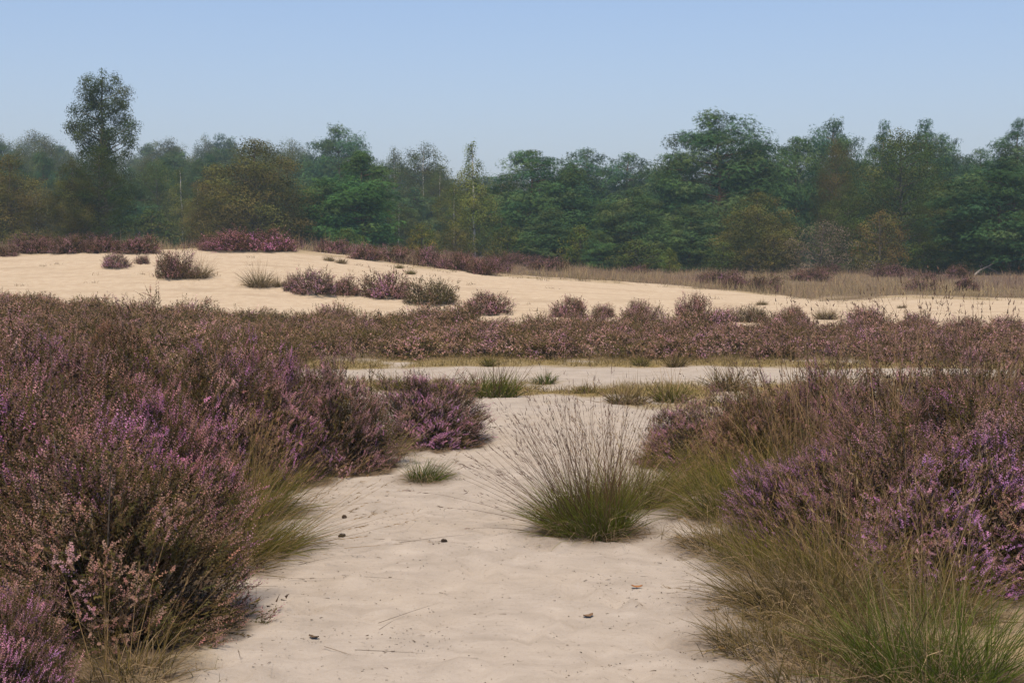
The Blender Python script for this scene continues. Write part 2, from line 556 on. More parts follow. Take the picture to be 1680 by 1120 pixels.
# grass tussocks: column, depth, base radius, blade length, blades, stalk length, stalks, style, lean, label
TUSSOCK = [
    (972, 8.15, .215, .44, 1700, 1.0, 330, 'green', (-.18, .0), 'big green tussock with tall brown stalks in the middle of the path'),
    (1040, 9.2, .22, .48, 650, .72, 110, 'olive', (.05, .0), 'olive tussock close behind the right side of the big one'),
    (697, 10.35, .11, .24, 420, .30, 8, 'fresh', (.25, .0), 'small fresh green tuft at the foot of the left heather'),
    (1330, 6.45, .32, .44, 1100, .66, 70, 'straw', (-.2, -.05), 'wide arching straw and olive tussock right of the path'),
    (1545, 5.25, .26, .50, 900, .95, 50, 'fresh', (-.02, .0), 'green tussock with tall pale stalks in the bottom right corner'),
    (1440, 5.6, .20, .40, 600, .6, 24, 'straw', (-.15, -.05), 'withered brown tussock left of the green one in the corner'),
    (1215, 8.7, .30, .52, 850, .74, 60, 'olive', (-.2, .0), 'olive green tussock at the right edge of the path'),
    (1160, 9.9, .28, .44, 700, .64, 60, 'olive', (-.15, .0), 'yellowish tussock below the low mauve heather on the right'),
    (1275, 9.2, .26, .56, 650, .82, 60, 'olive', (-.05, .0), 'tall olive tussock in the gap of the right thicket'),
    (1385, 7.0, .22, .46, 420, .86, 60, 'olive', (-.05, .0), 'olive tussock with upright stalks before the right purple bush'),
    (1270, 7.3, .20, .38, 420, .55, 24, 'olive', (-.3, .0), 'leaning olive tussock by the sand below the right purple bush'),
    (1190, 7.75, .20, .30, 420, .3, 10, 'straw', (-.2, .1), 'low withered tuft on the sand right of the big tussock'),
    (1270, 5.75, .22, .26, 420, .3, 8, 'straw', (-.2, -.1), 'low withered grass patch at the bottom edge right of the path'),
    (1350, 5.2, .22, .24, 360, .3, 6, 'straw', (-.1, -.1), 'withered grass patch left of the corner tussocks at the bottom'),
    (1560, 6.35, .16, .42, 320, .85, 60, 'straw', (.1, .0), 'thin pale tussock of tall stalks before the right mauve bush'),
    (405, 7.75, .22, .40, 800, .95, 80, 'olive', (.55, -.05), 'arching olive tussock whose stalks sweep over the sand'),
    (335, 8.3, .24, .58, 750, .84, 90, 'olive', (.10, .0), 'tall yellow green tussock beside the bright pink bush'),
    (410, 8.9, .22, .50, 600, .84, 80, 'olive', (.15, .0), 'tall tussock of yellow stalks before the brown bush at the bend'),
    (365, 7.35, .18, .34, 420, .4, 12, 'straw', (.4, -.1), 'brown withered tuft at the edge of the sand on the left'),
    (200, 5.35, .16, .30, 220, .72, 26, 'straw', (.0, .0), 'sparse tuft of straw stalks before the foremost left heather'),
    (630, 11.5, .12, .40, 200, .62, 26, 'pale', (.15, .0), 'pale thin grass tuft between the mauve and vivid purple bushes'),
    (1480, 9.0, .24, .55, 400, 1.55, 120, 'stalk', (.05, .0), 'very tall dark grass stalks rising over the right thicket'),
    (1620, 9.2, .26, .50, 400, 1.65, 140, 'stalk', (.10, .0), 'very tall grass stalks near the right edge'),
    (1330, 9.8, .24, .50, 400, 1.40, 110, 'stalk', (-.05, .0), 'tall brown grass stalks over the top of the right thicket'),
    (1400, 6.7, .24, .50, 160, .92, 60, 'olive', (.0, .0), 'golden upright stalks before the foremost right heather'),
    (1500, 6.5, .26, .42, 140, .90, 60, 'olive', (.05, .0), 'golden stalks standing against the dark foot of the right heather'),
    (1180, 10.6, .22, .40, 220, .78, 70, 'pale', (-.1, .0), 'golden wisps at the left foot of the right thicket'),
    (6, 10.3, .14, .80, 320, .90, 10, 'fresh', (.0, .0), 'fresh green grass poking up between the heather at the left edge'),
]
# tufts on the sand strip, from their foot in the photo: column, row, half width px, height px, style, label
MID_TUFT = [
    (810, 652, 46, 40, 'green', 'widest green tussock on the far sand strip'),
    (893, 629, 16, 20, 'fresh', 'compact dark green tuft on the far white sand strip'),
    (1030, 662, 36, 30, 'straw', 'straw coloured tussock behind the big tussock stalks'),
    (1100, 660, 30, 34, 'olive', 'dark tussock with stalks at the right end of the sand strip'),
    (700, 645, 32, 24, 'olive', 'olive tuft behind the vivid purple heather'),
    (648, 640, 26, 22, 'olive', 'olive tuft left of the one behind the vivid purple heather'),
    (962, 645, 20, 16, 'olive', 'low olive tuft behind the middle of the big tussock'),
    (748, 651, 12, 10, 'fresh', 'tiny green tuft left of the widest green tussock'),
    (1110, 602, 16, 24, 'straw', 'brown tuft at the front edge of the heath band on the right'),
    (1052, 600, 12, 18, 'olive', 'small tuft left of the brown one at the heath band edge'),
    (803, 600, 12, 18, 'olive', 'small tuft in the middle of the heath band edge'),
    (1195, 640, 30, 40, 'straw', 'straw tussock beside the right thicket on the sand strip'),
    (725, 628, 12, 12, 'straw', 'small straw tuft on the white sand strip behind the left heather'),
    (325, 456, 18, 26, 'straw', 'dry grass tuft right of the round dark heather on the dune'),
    (425, 471, 20, 28, 'straw', 'lone dry grass tussock on the open dune sand'),
    (456, 470, 9, 14, 'straw', 'small dry tuft beside the lone tussock on the dune'),
    (540, 428, 8, 9, 'straw', 'small dry tuft below the dune summit'),
    (560, 432, 9, 8, 'straw', 'lower of two small dry tufts below the dune summit'),
    (655, 440, 6, 7, 'olive', 'tiny tuft on the right slope of the dune'),
    (674, 450, 7, 9, 'olive', 'tiny green tuft below another on the right slope of the dune'),
    (1355, 524, 18, 18, 'straw', 'yellow green tussock among the heather at the dune foot on the right'),
    (1250, 500, 9, 8, 'straw', 'dry tuft on the low sand bank right of the dune'),
    (1480, 505, 8, 6, 'straw', 'small tuft on the low sand bank at the far right'),
]

heather_spots = [on_ground(a[0], a[1]) for a in HEATHER]
tussock_spots = [on_ground(a[0], a[1]) for a in TUSSOCK]
dune_spots = [ground_at(a[0], a[1]) for a in DUNE_HEATHER]
mid_spots = [ground_at(a[0], a[1]) for a in MID_TUFT]


# ------------------------------------------------------------------ ground sheet, split into pieces of the setting
def axis_x():
    v, s = [0.0], 0.07
    while v[-1] < 850:
        if v[-1] > 4.6: s *= 1.045
        v.append(v[-1] + s)
    v = np.array(v)
    return np.concatenate([-v[:0:-1], v])


def axis_y():
    v = [-60.0, -40.0, -25.0, -15.0, -8.0, -3.0, 0.0, 1.5, 2.6, 3.4, 4.0]
    while v[-1] < 850:
        y = v[-1]
        s = 0.055 if y < 9 else (0.0075 * y if y < 62 else 0.035 * y)
        v.append(y + s)
    return np.array(v)


gx, gy = axis_x(), axis_y()
GX, GY = np.meshgrid(gx, gy)
GZ = height(GX, GY)
near = (GY > 3) & (GY < 24) & (np.abs(GX) < 9)
# trodden sand: soft hollows and footprints
GZ = GZ + np.where(near, 0.034 * (fbm(GX * 2.6, GY * 3.4, 31, 3) - 0.5) + 0.018 * (vnoise(GX * 5, GY * 8, 37) - 0.5), 0)
rf = np.random.default_rng(5)
for _ in range(420):
    fy = rf.uniform(4.2, 15)
    fx = rf.normal(0.05 + 0.01 * fy, 0.75)
    a = rf.normal(math.pi / 2, 0.35)
    sx, sy = rf.uniform(.09, .14), rf.uniform(.045, .065)
    ii = np.searchsorted(gx, [fx - .35, fx + .35]); jj = np.searchsorted(gy, [fy - .35, fy + .35])
    X, Y = GX[jj[0]:jj[1], ii[0]:ii[1]] - fx, GY[jj[0]:jj[1], ii[0]:ii[1]] - fy
    u, w = X * math.cos(a) + Y * math.sin(a), -X * math.sin(a) + Y * math.cos(a)
    q = (u / sx) ** 2 + (w / sy) ** 2
    GZ[jj[0]:jj[1], ii[0]:ii[1]] += rf.uniform(.012, .032) * (-np.exp(-q) + 0.55 * np.exp(-(np.sqrt(q) - 1.7) ** 2 * 3))

foot, crest = dune_foot(GX), dune_crest(GX)
n1 = fbm(GX * 0.35, GY * 0.35, 41, 4)
n2 = fbm(GX * 1.1, GY * 1.1, 51, 4)
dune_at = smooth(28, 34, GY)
litter = np.zeros_like(GX)
for (p, a) in list(zip(heather_spots, HEATHER)):
    r = a[2]
    litter = np.maximum(litter, 1.6 - 1.6 * smooth(r * 0.80, r * 1.22, np.hypot(GX - p[0], GY - p[1])))
for (p, a) in list(zip(tussock_spots, TUSSOCK)):
    r = a[2] + .06
    litter = np.maximum(litter, 0.75 * (1 - smooth(r * 0.7, r * 2.0, np.hypot(GX - p[0], GY - p[1]))))
HEATH_NEAR = 22.6
heath = smooth(HEATH_NEAR - .3, HEATH_NEAR + .6, GY + 1.2 * (n1 - .5)) * (1 - smooth(-.9, .1, GY - foot + 1.6 * (n2 - .5)))
side_heath = smooth(-1.9, -3.4, GX + 0.12 * (GY - 14) + 1.2 * (n1 - .5)) * smooth(10, 13, GY) * (1 - smooth(24, 26, GY))
behind = smooth(-.2, 1.6, GY - crest - .4 + 5.0 * (fbm(GX * .55, GY * .55, 52, 4) - .5))
lside = smooth(-1.32, -1.62, GX + .35 * (n2 - .5)) * (1 - smooth(8.6, 9.4, GY)) * 1.5
rside = smooth(2.0, 2.4, GX + .35 * (n2 - .5)) * smooth(6.2, 6.8, GY) * (1 - smooth(9.5, 10.5, GY)) * 1.4
litter = np.maximum.reduce([litter, lside, rside, heath * .95, side_heath, behind * .9])
moss = smooth(15.6, 16.6, GY + 1.6 * (n2 - .5) + .18 * GX) * (1 - smooth(18.2, 19.3, GY + 1.8 * (n1 - .5)))
moss = moss * smooth(.28, .46, n2)
moss2 = smooth(20.6, 21.4, GY + 1.4 * (n2 - .5)) * (1 - smooth(23.2, 24, GY)) * smooth(.25, .42, n2)
side_moss = smooth(1.9, 3.2, GX - .03 * GY + .6 * (n2 - .5)) * (1 - smooth(14, 16, GY)) * .55
side_moss = np.maximum(side_moss, smooth(-1.6, -2.6, GX + 0.1 * (GY - 8) + .6 * (n2 - .5)) * (1 - smooth(14, 16, GY)) * .6)
corner = np.maximum(smooth(.95, 1.35, GX + .5 * (n2 - .5)) * (1 - smooth(6.0, 7.2, GY)), smooth(-1.05, -1.4, GX + .5 * (n2 - .5)) * (1 - smooth(5.4, 6.4, GY))) * .8
dune_fringe = smooth(-2.2, -.2, GY - crest) * .55 * smooth(.45, .6, n2)
moss = np.clip(np.maximum.reduce([moss, moss2 * .95, side_moss, corner, dune_fringe]), 0, 1)

NY, NX = GX.shape
idx = np.arange(NY * NX).reshape(NY, NX)
quads = np.stack([idx[:-1, :-1], idx[:-1, 1:], idx[1:, 1:], idx[1:, :-1]], -1).reshape(-1, 4)
yc = GY[:-1, :-1].ravel()
cls = np.zeros(len(quads), int)                                   # 0 path sand
cls[(yc > HEATH_NEAR)] = 1                                        # heath ground
cls[(yc > foot[:-1, :-1].ravel())] = 2                            # dune
cls[(yc > crest[:-1, :-1].ravel() + .8)] = 3                      # grassland behind the dune
cls[yc > 84] = 4                                                  # forest floor
allv = np.stack([GX, GY, GZ], -1).reshape(-1, 3)
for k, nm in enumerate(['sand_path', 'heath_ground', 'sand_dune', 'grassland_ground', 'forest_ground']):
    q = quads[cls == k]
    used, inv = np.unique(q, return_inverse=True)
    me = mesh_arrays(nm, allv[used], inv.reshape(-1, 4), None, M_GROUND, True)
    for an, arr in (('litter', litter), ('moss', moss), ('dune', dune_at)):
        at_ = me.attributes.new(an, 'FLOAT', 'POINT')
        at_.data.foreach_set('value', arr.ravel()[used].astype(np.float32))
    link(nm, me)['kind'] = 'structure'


def ground_z(x, y):
    """Height of the built sheet (with hollows) by bilinear lookup."""
    x, y = np.asarray(x, float), np.asarray(y, float)
    i = np.clip(np.searchsorted(gx, x) - 1, 0, NX - 2); j = np.clip(np.searchsorted(gy, y) - 1, 0, NY - 2)
    u = (x - gx[i]) / (gx[i + 1] - gx[i]); v = (y - gy[j]) / (gy[j + 1] - gy[j])
    return (GZ[j, i] * (1 - u) + GZ[j, i + 1] * u) * (1 - v) + (GZ[j + 1, i] * (1 - u) + GZ[j + 1, i + 1] * u) * v


def settle(p, sink=0.01):
    return np.array([p[0], p[1], float(ground_z(p[0], p[1])) - sink])


# ------------------------------------------------------------------ heather
def floret_proto(n, size, t0, rng):
    v, t = [], []
    for i in range(n):
        h = t0 + (1 - t0) * (i + .5) / n
        a = i * 2.4 + rng.uniform(-.3, .3)
        s = size * (1.0 - .35 * (h - t0) / (1 - t0)) * rng.uniform(.8, 1.2)
        o = np.array([math.cos(a), math.sin(a), .55]); o /= np.linalg.norm(o)
        sd = np.array([-math.sin(a), math.cos(a), 0.0]) * .42 * s
        b = np.array([0, 0, h])
        m = b + o * s * .55 + np.array([0, 0, .12 * s])
        k = len(v)
        v += [b, m + sd, b + o * s, m - sd]
        t += [(k, k + 1, k + 2), (k, k + 2, k + 3)]
    return np.array(v), np.array(t)


def leaf_proto(n, size, t0, t1, rng, stem=.012):
    v = [np.array([-stem, 0, 0]), np.array([stem, 0, 0]), np.array([0, 0, 1.0])]
    t = [(0, 1, 2)]
    for i in range(n):
        h = t0 + (t1 - t0) * (i + .5) / n
        a = i * 2.4 + rng.uniform(-.4, .4)
        s = size * rng.uniform(.7, 1.2)
        o = np.array([math.cos(a), math.sin(a), 1.0]); o /= np.linalg.norm(o)
        sd = np.array([-math.sin(a), math.cos(a), 0.0]) * .22 * s
        b = np.array([0, 0, h]); k = len(v)
        v += [b + sd, b - sd, b + o * s]
        t += [(k, k + 1, k + 2)]
    return np.array(v), np.array(t)


VIVID = np.array([[.53, .26, .46], [.60, .31, .51], [.46, .22, .42], [.60, .31, .46]])
MAUVE = np.array([[.50, .285, .325], [.43, .245, .27], [.56, .33, .345]])
FADED = np.array([[.38, .225, .18], [.31, .185, .15], [.44, .25, .205], [.35, .23, .19]])
GREEN = np.array([[.130, .105, .036], [.105, .090, .038], [.150, .112, .044], [.150, .098, .050]])


def heather(seed, R, Hh, n_cl, per, mixw, hi=True, leggy=False, sl=(.065, .15)):
    """mixw: shares of vivid, mauve, faded and green clusters."""
    rng = np.random.default_rng(seed)
    fl, fo, st = Soup(), Soup(), Soup()
    ph = rng.uniform(0, 6.28, 6)
    cl = []
    for i in range(n_cl):
        u = rng.uniform(0, 1)
        th = math.acos(1 - u * 1.08) if not leggy else math.acos(1 - u * .45)
        th = min(th, 1.72)
        a = rng.uniform(0, 6.283)
        lump = 1 + .15 * math.sin(2 * a + ph[0]) + .13 * math.sin(3 * a + ph[1] + 2 * th) + .07 * math.sin(5 * a + ph[2] - 4 * th)
        lump *= rng.uniform(.74, 1.08)
        if rng.random() < .06: lump *= rng.uniform(1.05, 1.18)
        r = R * lump * math.sin(th) ** .85
        z = Hh * lump * (max(math.cos(th), 0) ** .75) + (.05 if th > 1.5 else 0)
        if leggy: r = R * math.sqrt(u) * rng.uniform(.3, 1); z = Hh * (1 - .35 * u) * rng.uniform(.75, 1)
        cl.append((r * math.cos(a), r * math.sin(a), max(z, .03)))
    cl = np.array(cl)
    nrm = cl - np.array([0, 0, Hh * (.05 if not leggy else -1.0)])
    nrm[:, :2] /= R; nrm[:, 2] /= Hh
    nrm[:, 2] += .55
    nrm /= np.linalg.norm(nrm, axis=1, keepdims=True)
    # colour patches drift over the bush rather than sprinkling evenly
    pat = fbm(cl[:, 0] / R * 1.6 + seed, cl[:, 1] / R * 1.6 + cl[:, 2], seed % 89, 3)
    order = np.argsort(np.argsort(pat + rng.normal(0, .10, n_cl))) / n_cl
    cum = np.cumsum(mixw) / np.sum(mixw)
    typ = np.searchsorted(cum, order)
    npr = 3
    fps = [floret_proto(13 if hi else 4, .095 if hi else .17, .25, rng) for _ in range(npr)]
    lps = [leaf_proto(8 if hi else 4, .14 if hi else .24, .0, .5, rng) for _ in range(npr)]
    gps = [leaf_proto(14 if hi else 5, .14 if hi else .24, .05, 1.0, rng) for _ in range(npr)]
    dps = [leaf_proto(9 if hi else 3, .16 if hi else .30, .0, 1.0, rng) for _ in range(npr)]
    m = n_cl * per
    ci = np.repeat(np.arange(n_cl), per)
    L = rng.uniform(*sl, m)
    d = nrm[ci] + rng.normal(0, .30, (m, 3)); d /= np.linalg.norm(d, axis=1, keepdims=True)
    pos = cl[ci] + rng.normal(0, .036 if hi else .055, (m, 3)) - d * (L * .55)[:, None]
    pos[:, 2] = np.maximum(pos[:, 2], .0)
    ty = typ[ci].copy()
    flip = rng.random(m) < .18
    ty[flip] = rng.integers(2, 4, flip.sum())
    br = rng.uniform(.75, 1.2, m)
    pals = [VIVID, MAUVE, FADED, GREEN]
    for k in range(npr):
        mk = (np.arange(m) % npr) == k
        for c in range(4):
            s = np.where(mk & (ty == c))[0]
            if not len(s): continue
            ax = frames(d[s], rng)
            pal = pals[c]
            col = pal[rng.integers(0, len(pal), len(s))] * br[s][:, None] * rng.uniform(.9, 1.1, (len(s), 3))
            if c < 3:
                stamp(fl, *fps[k], pos[s], ax, L[s], col)
                g = GREEN[rng.integers(0, len(GREEN), len(s))] * br[s][:, None]
                stamp(fo, *lps[k], pos[s], ax, L[s], g)
            else:
                stamp(fo, *gps[k], pos[s], ax, L[s], col)
    # inner leafy twigs, coloured darker to paint in shade within the bush
    m2 = int(m * .45)
    ci = rng.integers(0, n_cl, m2)
    f = rng.uniform(.35, .92, m2)
    p2 = cl[ci] * np.stack([f, f, f ** .8], 1) + rng.normal(0, .05, (m2, 3))
    p2[:, 2] = np.maximum(p2[:, 2] - .06, 0)
    d2 = nrm[ci] + rng.normal(0, .4, (m2, 3)); d2[:, 2] += .2
    if leggy:
        p2, d2 = p2[:m2 // 6], d2[:m2 // 6]
    k2 = np.arange(len(p2)) % npr
    for k in range(npr):
        s = k2 == k
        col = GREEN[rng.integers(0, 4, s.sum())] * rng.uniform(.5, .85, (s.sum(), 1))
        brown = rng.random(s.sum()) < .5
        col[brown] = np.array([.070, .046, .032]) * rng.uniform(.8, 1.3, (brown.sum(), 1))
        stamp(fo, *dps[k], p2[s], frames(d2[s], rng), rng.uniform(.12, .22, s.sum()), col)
    # woody stems fanning out of the root
    ns = 90 if hi else 7
    pick = rng.choice(n_cl, min(ns, n_cl), replace=False)
    for i in pick:
        e = cl[i] * .97
        b = np.array([e[0] * .18 + rng.normal(0, .03), e[1] * .18 + rng.normal(0, .03), 0])
        mid = (b + e) * .5 + np.array([e[0] * .12, e[1] * .12, -.04]) + rng.normal(0, .02, 3)
        t = np.linspace(0, 1, 5)[:, None]
        pts = (1 - t) ** 2 * b + 2 * t * (1 - t) * mid + t * t * e
        pts[0, 2] = -.03
        r0 = rng.uniform(.004, .009) * (1.0 if hi else 1.6)
        tube(st, pts, np.linspace(r0, .0018, 5), (.1, .08, .06), 4)
    return fl, fo, st


def heather_meshes(tagname, *a, **k):
    fl, fo, st = heather(*a, **k)
    return [('flowers', fl.mesh('heather_flowers', M_FLOWER)), ('foliage', fo.mesh('heather_foliage', M_HEATHER)),
            ('stems', st.mesh('heather_stems', M_STEM))]


HB = [
    heather_meshes('a', 101, .6, .9, 340, 14, (.10, .26, .46, .18)),
    heather_meshes('b', 102, .6, .9, 340, 14, (.20, .38, .26, .16)),
    heather_meshes('c', 103, .6, .9, 340, 14, (.10, .56, .20, .14)),
    heather_meshes('d', 104, .6, .9, 340, 14, (.26, .36, .24, .14)),
    heather_meshes('e', 105, .6, .9, 340, 14, (.52, .32, .08, .08)),
    heather_meshes('f', 106, .5, 1.2, 110, 12, (.02, .08, .62, .28), leggy=True),
]
NOM = [(.6, .9)] * 5 + [(.5, 1.2)]
rp = random.Random(3)
for p, (px, D, R, Hh, v, ft, gt, lab) in zip(heather_spots, HEATHER):
    place('heather_bush', HB[v], settle(p), lab, 'heather', 'heather bushes along the path', rp.uniform(0, 6.28),
          (R / NOM[v][0], R / NOM[v][0], Hh * (.84 if px > 1000 else .92) / NOM[v][1]), {'flowers': tuple(c * k for c, k in zip(ft, (.90, .86, .84))), 'foliage': tuple(c * .85 for c in (gt or (1, 1, 1)))})

# small versions for the heath band and the dune: one mesh each, too small to show parts
def heather_small(seed, mixw, per=8, n_cl=150):
    fl, fo, st = heather(seed, .5, .45, n_cl, per, mixw, hi=False, sl=(.08, .17))
    s = Soup()
    for q in (fo, fl, st):
        s.v += q.v; s.c += q.c
        s.t += [t + s.n for t in q.t]
        s.n += q.n
    return s.mesh('small_heather', M_HEATHER)


HS = [heather_small(201, (.05, .35, .40, .20)), heather_small(202, (.10, .46, .28, .16)), heather_small(203, (.04, .42, .40, .14)),
      heather_small(204, (.10, .30, .40, .20)), heather_small(205, (.02, .15, .45, .38))]
for p, (px, py, hw, hp, v, tint, lab) in zip(dune_spots, DUNE_HEATHER):
    k = p[1] / F
    place_one('heather_bush', HS[v], settle(p, .03), lab, 'heather', 'heather bushes scattered on the dune', rp.uniform(0, 6.28),
              (hw * k / .5, hw * k / .5 * .8, hp * k / .45), tint)

# the heath band between the white strip and the dune: single bushes standing out of a low carpet
def in_heath(x, y):
    n1 = fbm(x * 0.35, y * 0.35, 41, 4); n2 = fbm(x * 1.1, y * 1.1, 51, 4)
    a = smooth(HEATH_NEAR - .1, HEATH_NEAR + .6, y + 1.2 * (n1 - .5)) * (1 - smooth(-1.2, -.2, y - dune_foot(x) + 1.6 * (n2 - .5)))
    b = smooth(-2.3, -3.4, x + 0.12 * (y - 14) + 1.2 * (n1 - .5)) * smooth(12.5, 15, y) * (1 - smooth(24, 26, y))
    return np.maximum(a, b)


rh = np.random.default_rng(77)
spots = []
tries = 0
while len(spots) < 260 and tries < 40000:
    tries += 1
    y = rh.uniform(14, 37)
    x = rh.uniform(-.44, .44) * y
    if in_heath(x, y) < .6: continue
    if any((x - a) ** 2 + (y - b) ** 2 < .55 ** 2 for a, b in spots): continue
    spots.append((x, y))
for (x, y) in spots:
    edge = float(dune_foot(x)) - y
    zone = 'dune' if edge < 2.6 else ('front' if y < HEATH_NEAR + 1.6 and x > -2.5 else ('left' if y < HEATH_NEAR - .5 else 'middle'))
    lab = {'dune': 'low mauve heather bush on the heath band back edge',
           'front': 'low brown heather bush on the heath band front edge',
           'left': 'low faded heather bush on the heath behind the left thicket',
           'middle': 'low mauve brown heather bush in the heath band'}[zone]
    col_px = x / y * F + W / 2
    third = ('at the left edge', 'behind the left thicket', 'left of the big tussock', 'behind the big tussock', 'behind the right thicket', 'near the right edge')[
        int(np.searchsorted([150, 520, 850, 1150, 1480], col_px))]
    lab = lab.replace(' behind the left thicket', '') + ', ' + third
    right = float(smooth(-3, 7, x))
    v = int(rh.choice([0, 3, 4], p=[.35, .25, .40])) if rh.random() > .25 + .55 * right else int(rh.choice([1, 2, 0]))
    r = rh.uniform(.42, .75)
    h = rh.uniform(.24, .44) * (1.3 if zone == 'dune' and x < 8 else .75 if zone == 'left' else .95)
    b = rh.uniform(.8, 1.08)
    tint = (b * 1.10, b * (1.10 - .05 * right), b * (.95 + .10 * right))
    place_one('heather_bush', HS[v], settle((x, y), .02), lab, 'heather', 'low heather bushes of the heath band, %s %s' % (zone, third),
              rh.uniform(0, 6.28), (r / .5, r / .5, h / .45), tint)

def scatter(n, x0, x1, y0, y1, fn, rng, fan=None):
    y = rng.uniform(y0, y1, n)
    x = rng.uniform(x0, x1, n) if fan is None else rng.uniform(-fan, fan, n) * y
    keep = fn(x, y) > rng.random(n)
    x, y = x[keep], y[keep]
    return np.stack([x, y, ground_z(x, y)], 1)


sp = scatter(42000, 0, 0, 13, 37, in_heath, rh, .46)
cs = Soup()
lp, fp = leaf_proto(4, .30, 0, 1.0, rh, .02), floret_proto(4, .20, .35, rh)
d = rh.normal(0, .45, (len(sp), 3)); d[:, 2] = 1
L = rh.uniform(.10, .26, len(sp)) * (.6 + .8 * fbm(sp[:, 0] * .8, sp[:, 1] * .8, 61, 3))
patch = fbm(sp[:, 0] * .55, sp[:, 1] * .8, 71, 3) + .18 * smooth(-4, 8, sp[:, 0])
gcol = GREEN[rh.integers(0, 4, len(sp))] * rh.uniform(.8, 1.3, (len(sp), 1))
fcol = np.where((patch + rh.normal(0, .08, len(sp)) > .58)[:, None], MAUVE[rh.integers(0, 3, len(sp))], FADED[rh.integers(0, 4, len(sp))] * .92)
fr = frames(d, rh)
stamp(cs, *lp, sp, fr, L, gcol)
stamp(cs, *fp, sp, fr, L, fcol * np.array([1.0, 1.06, .95]) * rh.uniform(.75, 1.15, (len(sp), 1)))
tag(link('heather_carpet', cs.mesh('heather_carpet', M_HEATHER)), 'low brown and mauve heather carpet filling the heath band', 'heather', None, 'stuff')


# ------------------------------------------------------------------ grasses
STY = {  # blade root colour, blade tip colour, share of dead blades, stalk colour
    'green': ((.088, .112, .018), (.150, .145, .028), .16, (.125, .072, .042)),
    'olive': ((.098, .104, .018), (.180, .150, .040), .26, (.270, .180, .085)),
    'fresh': ((.068, .098, .016), (.115, .134, .028), .26, (.300, .220, .125)),
    'straw': ((.100, .080, .024), (.185, .132, .052), .45, (.240, .165, .085)),
    'pale':  ((.230, .195, .070), (.370, .300, .140), .40, (.390, .300, .165)),
    'stalk': ((.120, .102, .030), (.205, .150, .058), .40, (.260, .175, .095)),
}


def tussock(seed, rad, bl, nb, sl, ns, style, lean, small=False):
    rng = np.random.default_rng(seed)
    A, B, dead, S = [np.array(q) if not isinstance(q, float) else q for q in STY[style]]
    lean = np.array([lean[0], lean[1]])
    green, brown, stalk = Soup(), Soup(), Soup()
    wide = 1.0 if not small else 2.6
    def base(n, r):
        a = rng.uniform(0, 6.283, n); q = r * np.sqrt(rng.random(n))
        return np.stack([q * np.cos(a), q * np.sin(a), np.full(n, -.01)], 1), q / r
    def aim(p, q, n, spread):
        v = p[:, :2] / rad * spread + lean + rng.normal(0, .36, (n, 2))
        az = np.arctan2(v[:, 1], v[:, 0]); e = math.pi / 2 - np.clip(np.hypot(v[:, 0], v[:, 1]) * .95, 0, 1.45)
        return az, e
    nd = int(nb * dead)
    for soup, n, ca, cb, lo, hi, cu in ((green, nb - nd, A, B, .55, 1.15, (.15, .9)),
                                       (brown, nd, np.array([.15, .10, .055]), np.array([.40, .30, .18]), .3, 1.0, (.6, 3.0))):
        if n < 1: continue
        p, q = base(n, rad)
        az, e = aim(p, q, n, .55 if style != 'green' else .42)
        br = rng.uniform(.7, 1.25, (n, 1))
        blades(soup, p, az, e, bl * rng.uniform(lo, hi, n), rng.uniform(*cu, n), rng.uniform(.0028, .0050, n) * wide,
               ca * br, cb * br * rng.uniform(.85, 1.15, (n, 1)), 4, rng)
    if not small:                       # matted dead blades lying round the foot
        n = int(nb * .22)
        p, q = base(n, rad * 1.15)
        az = np.arctan2(p[:, 1], p[:, 0]) + rng.normal(0, .9, n)
        br = rng.uniform(.45, 1.25, (n, 1))
        blades(brown, p + np.array([0, 0, .02]), az, rng.uniform(.0, .6, n), bl * rng.uniform(.2, .65, n), rng.uniform(-.2, .9, n),
               rng.uniform(.0028, .005, n), np.array([.14, .095, .055]) * br, np.array([.30, .22, .13]) * br, 4, rng)
    if ns:
        p, q = base(ns, rad * .8)
        az, e = aim(p, q, ns, .50 if style != 'stalk' else .10)
        e = np.maximum(e, .12)
        br = rng.uniform(.65, 1.25, (ns, 1))
        ln = sl * rng.uniform(.6, 1.08, ns)
        pos = blades(stalk, p, az, e, ln, rng.uniform(.0, .35, ns), rng.uniform(.0026, .0036, ns) * {'stalk': 2.5, 'green': 1.25}.get(style, 1) * wide, S * br * 1.05, S * br, 4, rng)
        # narrow seed heads: a few slim spikelets hugging the upper end of each stalk
        if not small:
            tip, low = pos[:, 4], pos[:, 3]
            ax = (tip - low); le = np.linalg.norm(ax, axis=1)
            for j in range(7):
                f = rng.uniform(.15, .95, ns)
                b = low + ax * f[:, None]
                dr = ax / le[:, None] + rng.normal(0, .28, (ns, 3))
                azj = np.arctan2(dr[:, 1], dr[:, 0]); ej = np.arctan2(dr[:, 2], np.hypot(dr[:, 0], dr[:, 1]))
                cj = np.array([.15, .095, .075]) * rng.uniform(.7, 1.4, (ns, 1)) if style in ('green', 'stalk') else S * rng.uniform(.8, 1.2, (ns, 1))
                blades(stalk, b, azj, ej, rng.uniform(.018, .04, ns), np.zeros(ns), rng.uniform(.003, .005, ns) * (1.9 if style == 'stalk' else 1), cj, cj, 2, rng)
    return green, brown, stalk


for i, (p, (px, D, r, bl, nb, sl, ns, sty, lean, lab)) in enumerate(zip(tussock_spots, TUSSOCK)):
    g, b, s = tussock(300 + i, r, bl, nb, sl, ns, sty, lean)
    place('grass_tussock', [('blades', g.mesh('blades', M_GRASS)), ('dead_blades', b.mesh('dead_blades', M_GRASS)),
                            ('stalks', s.mesh('stalks', M_GRASS))], settle(p), lab, 'grass tussock', 'grass tussocks beside the path')

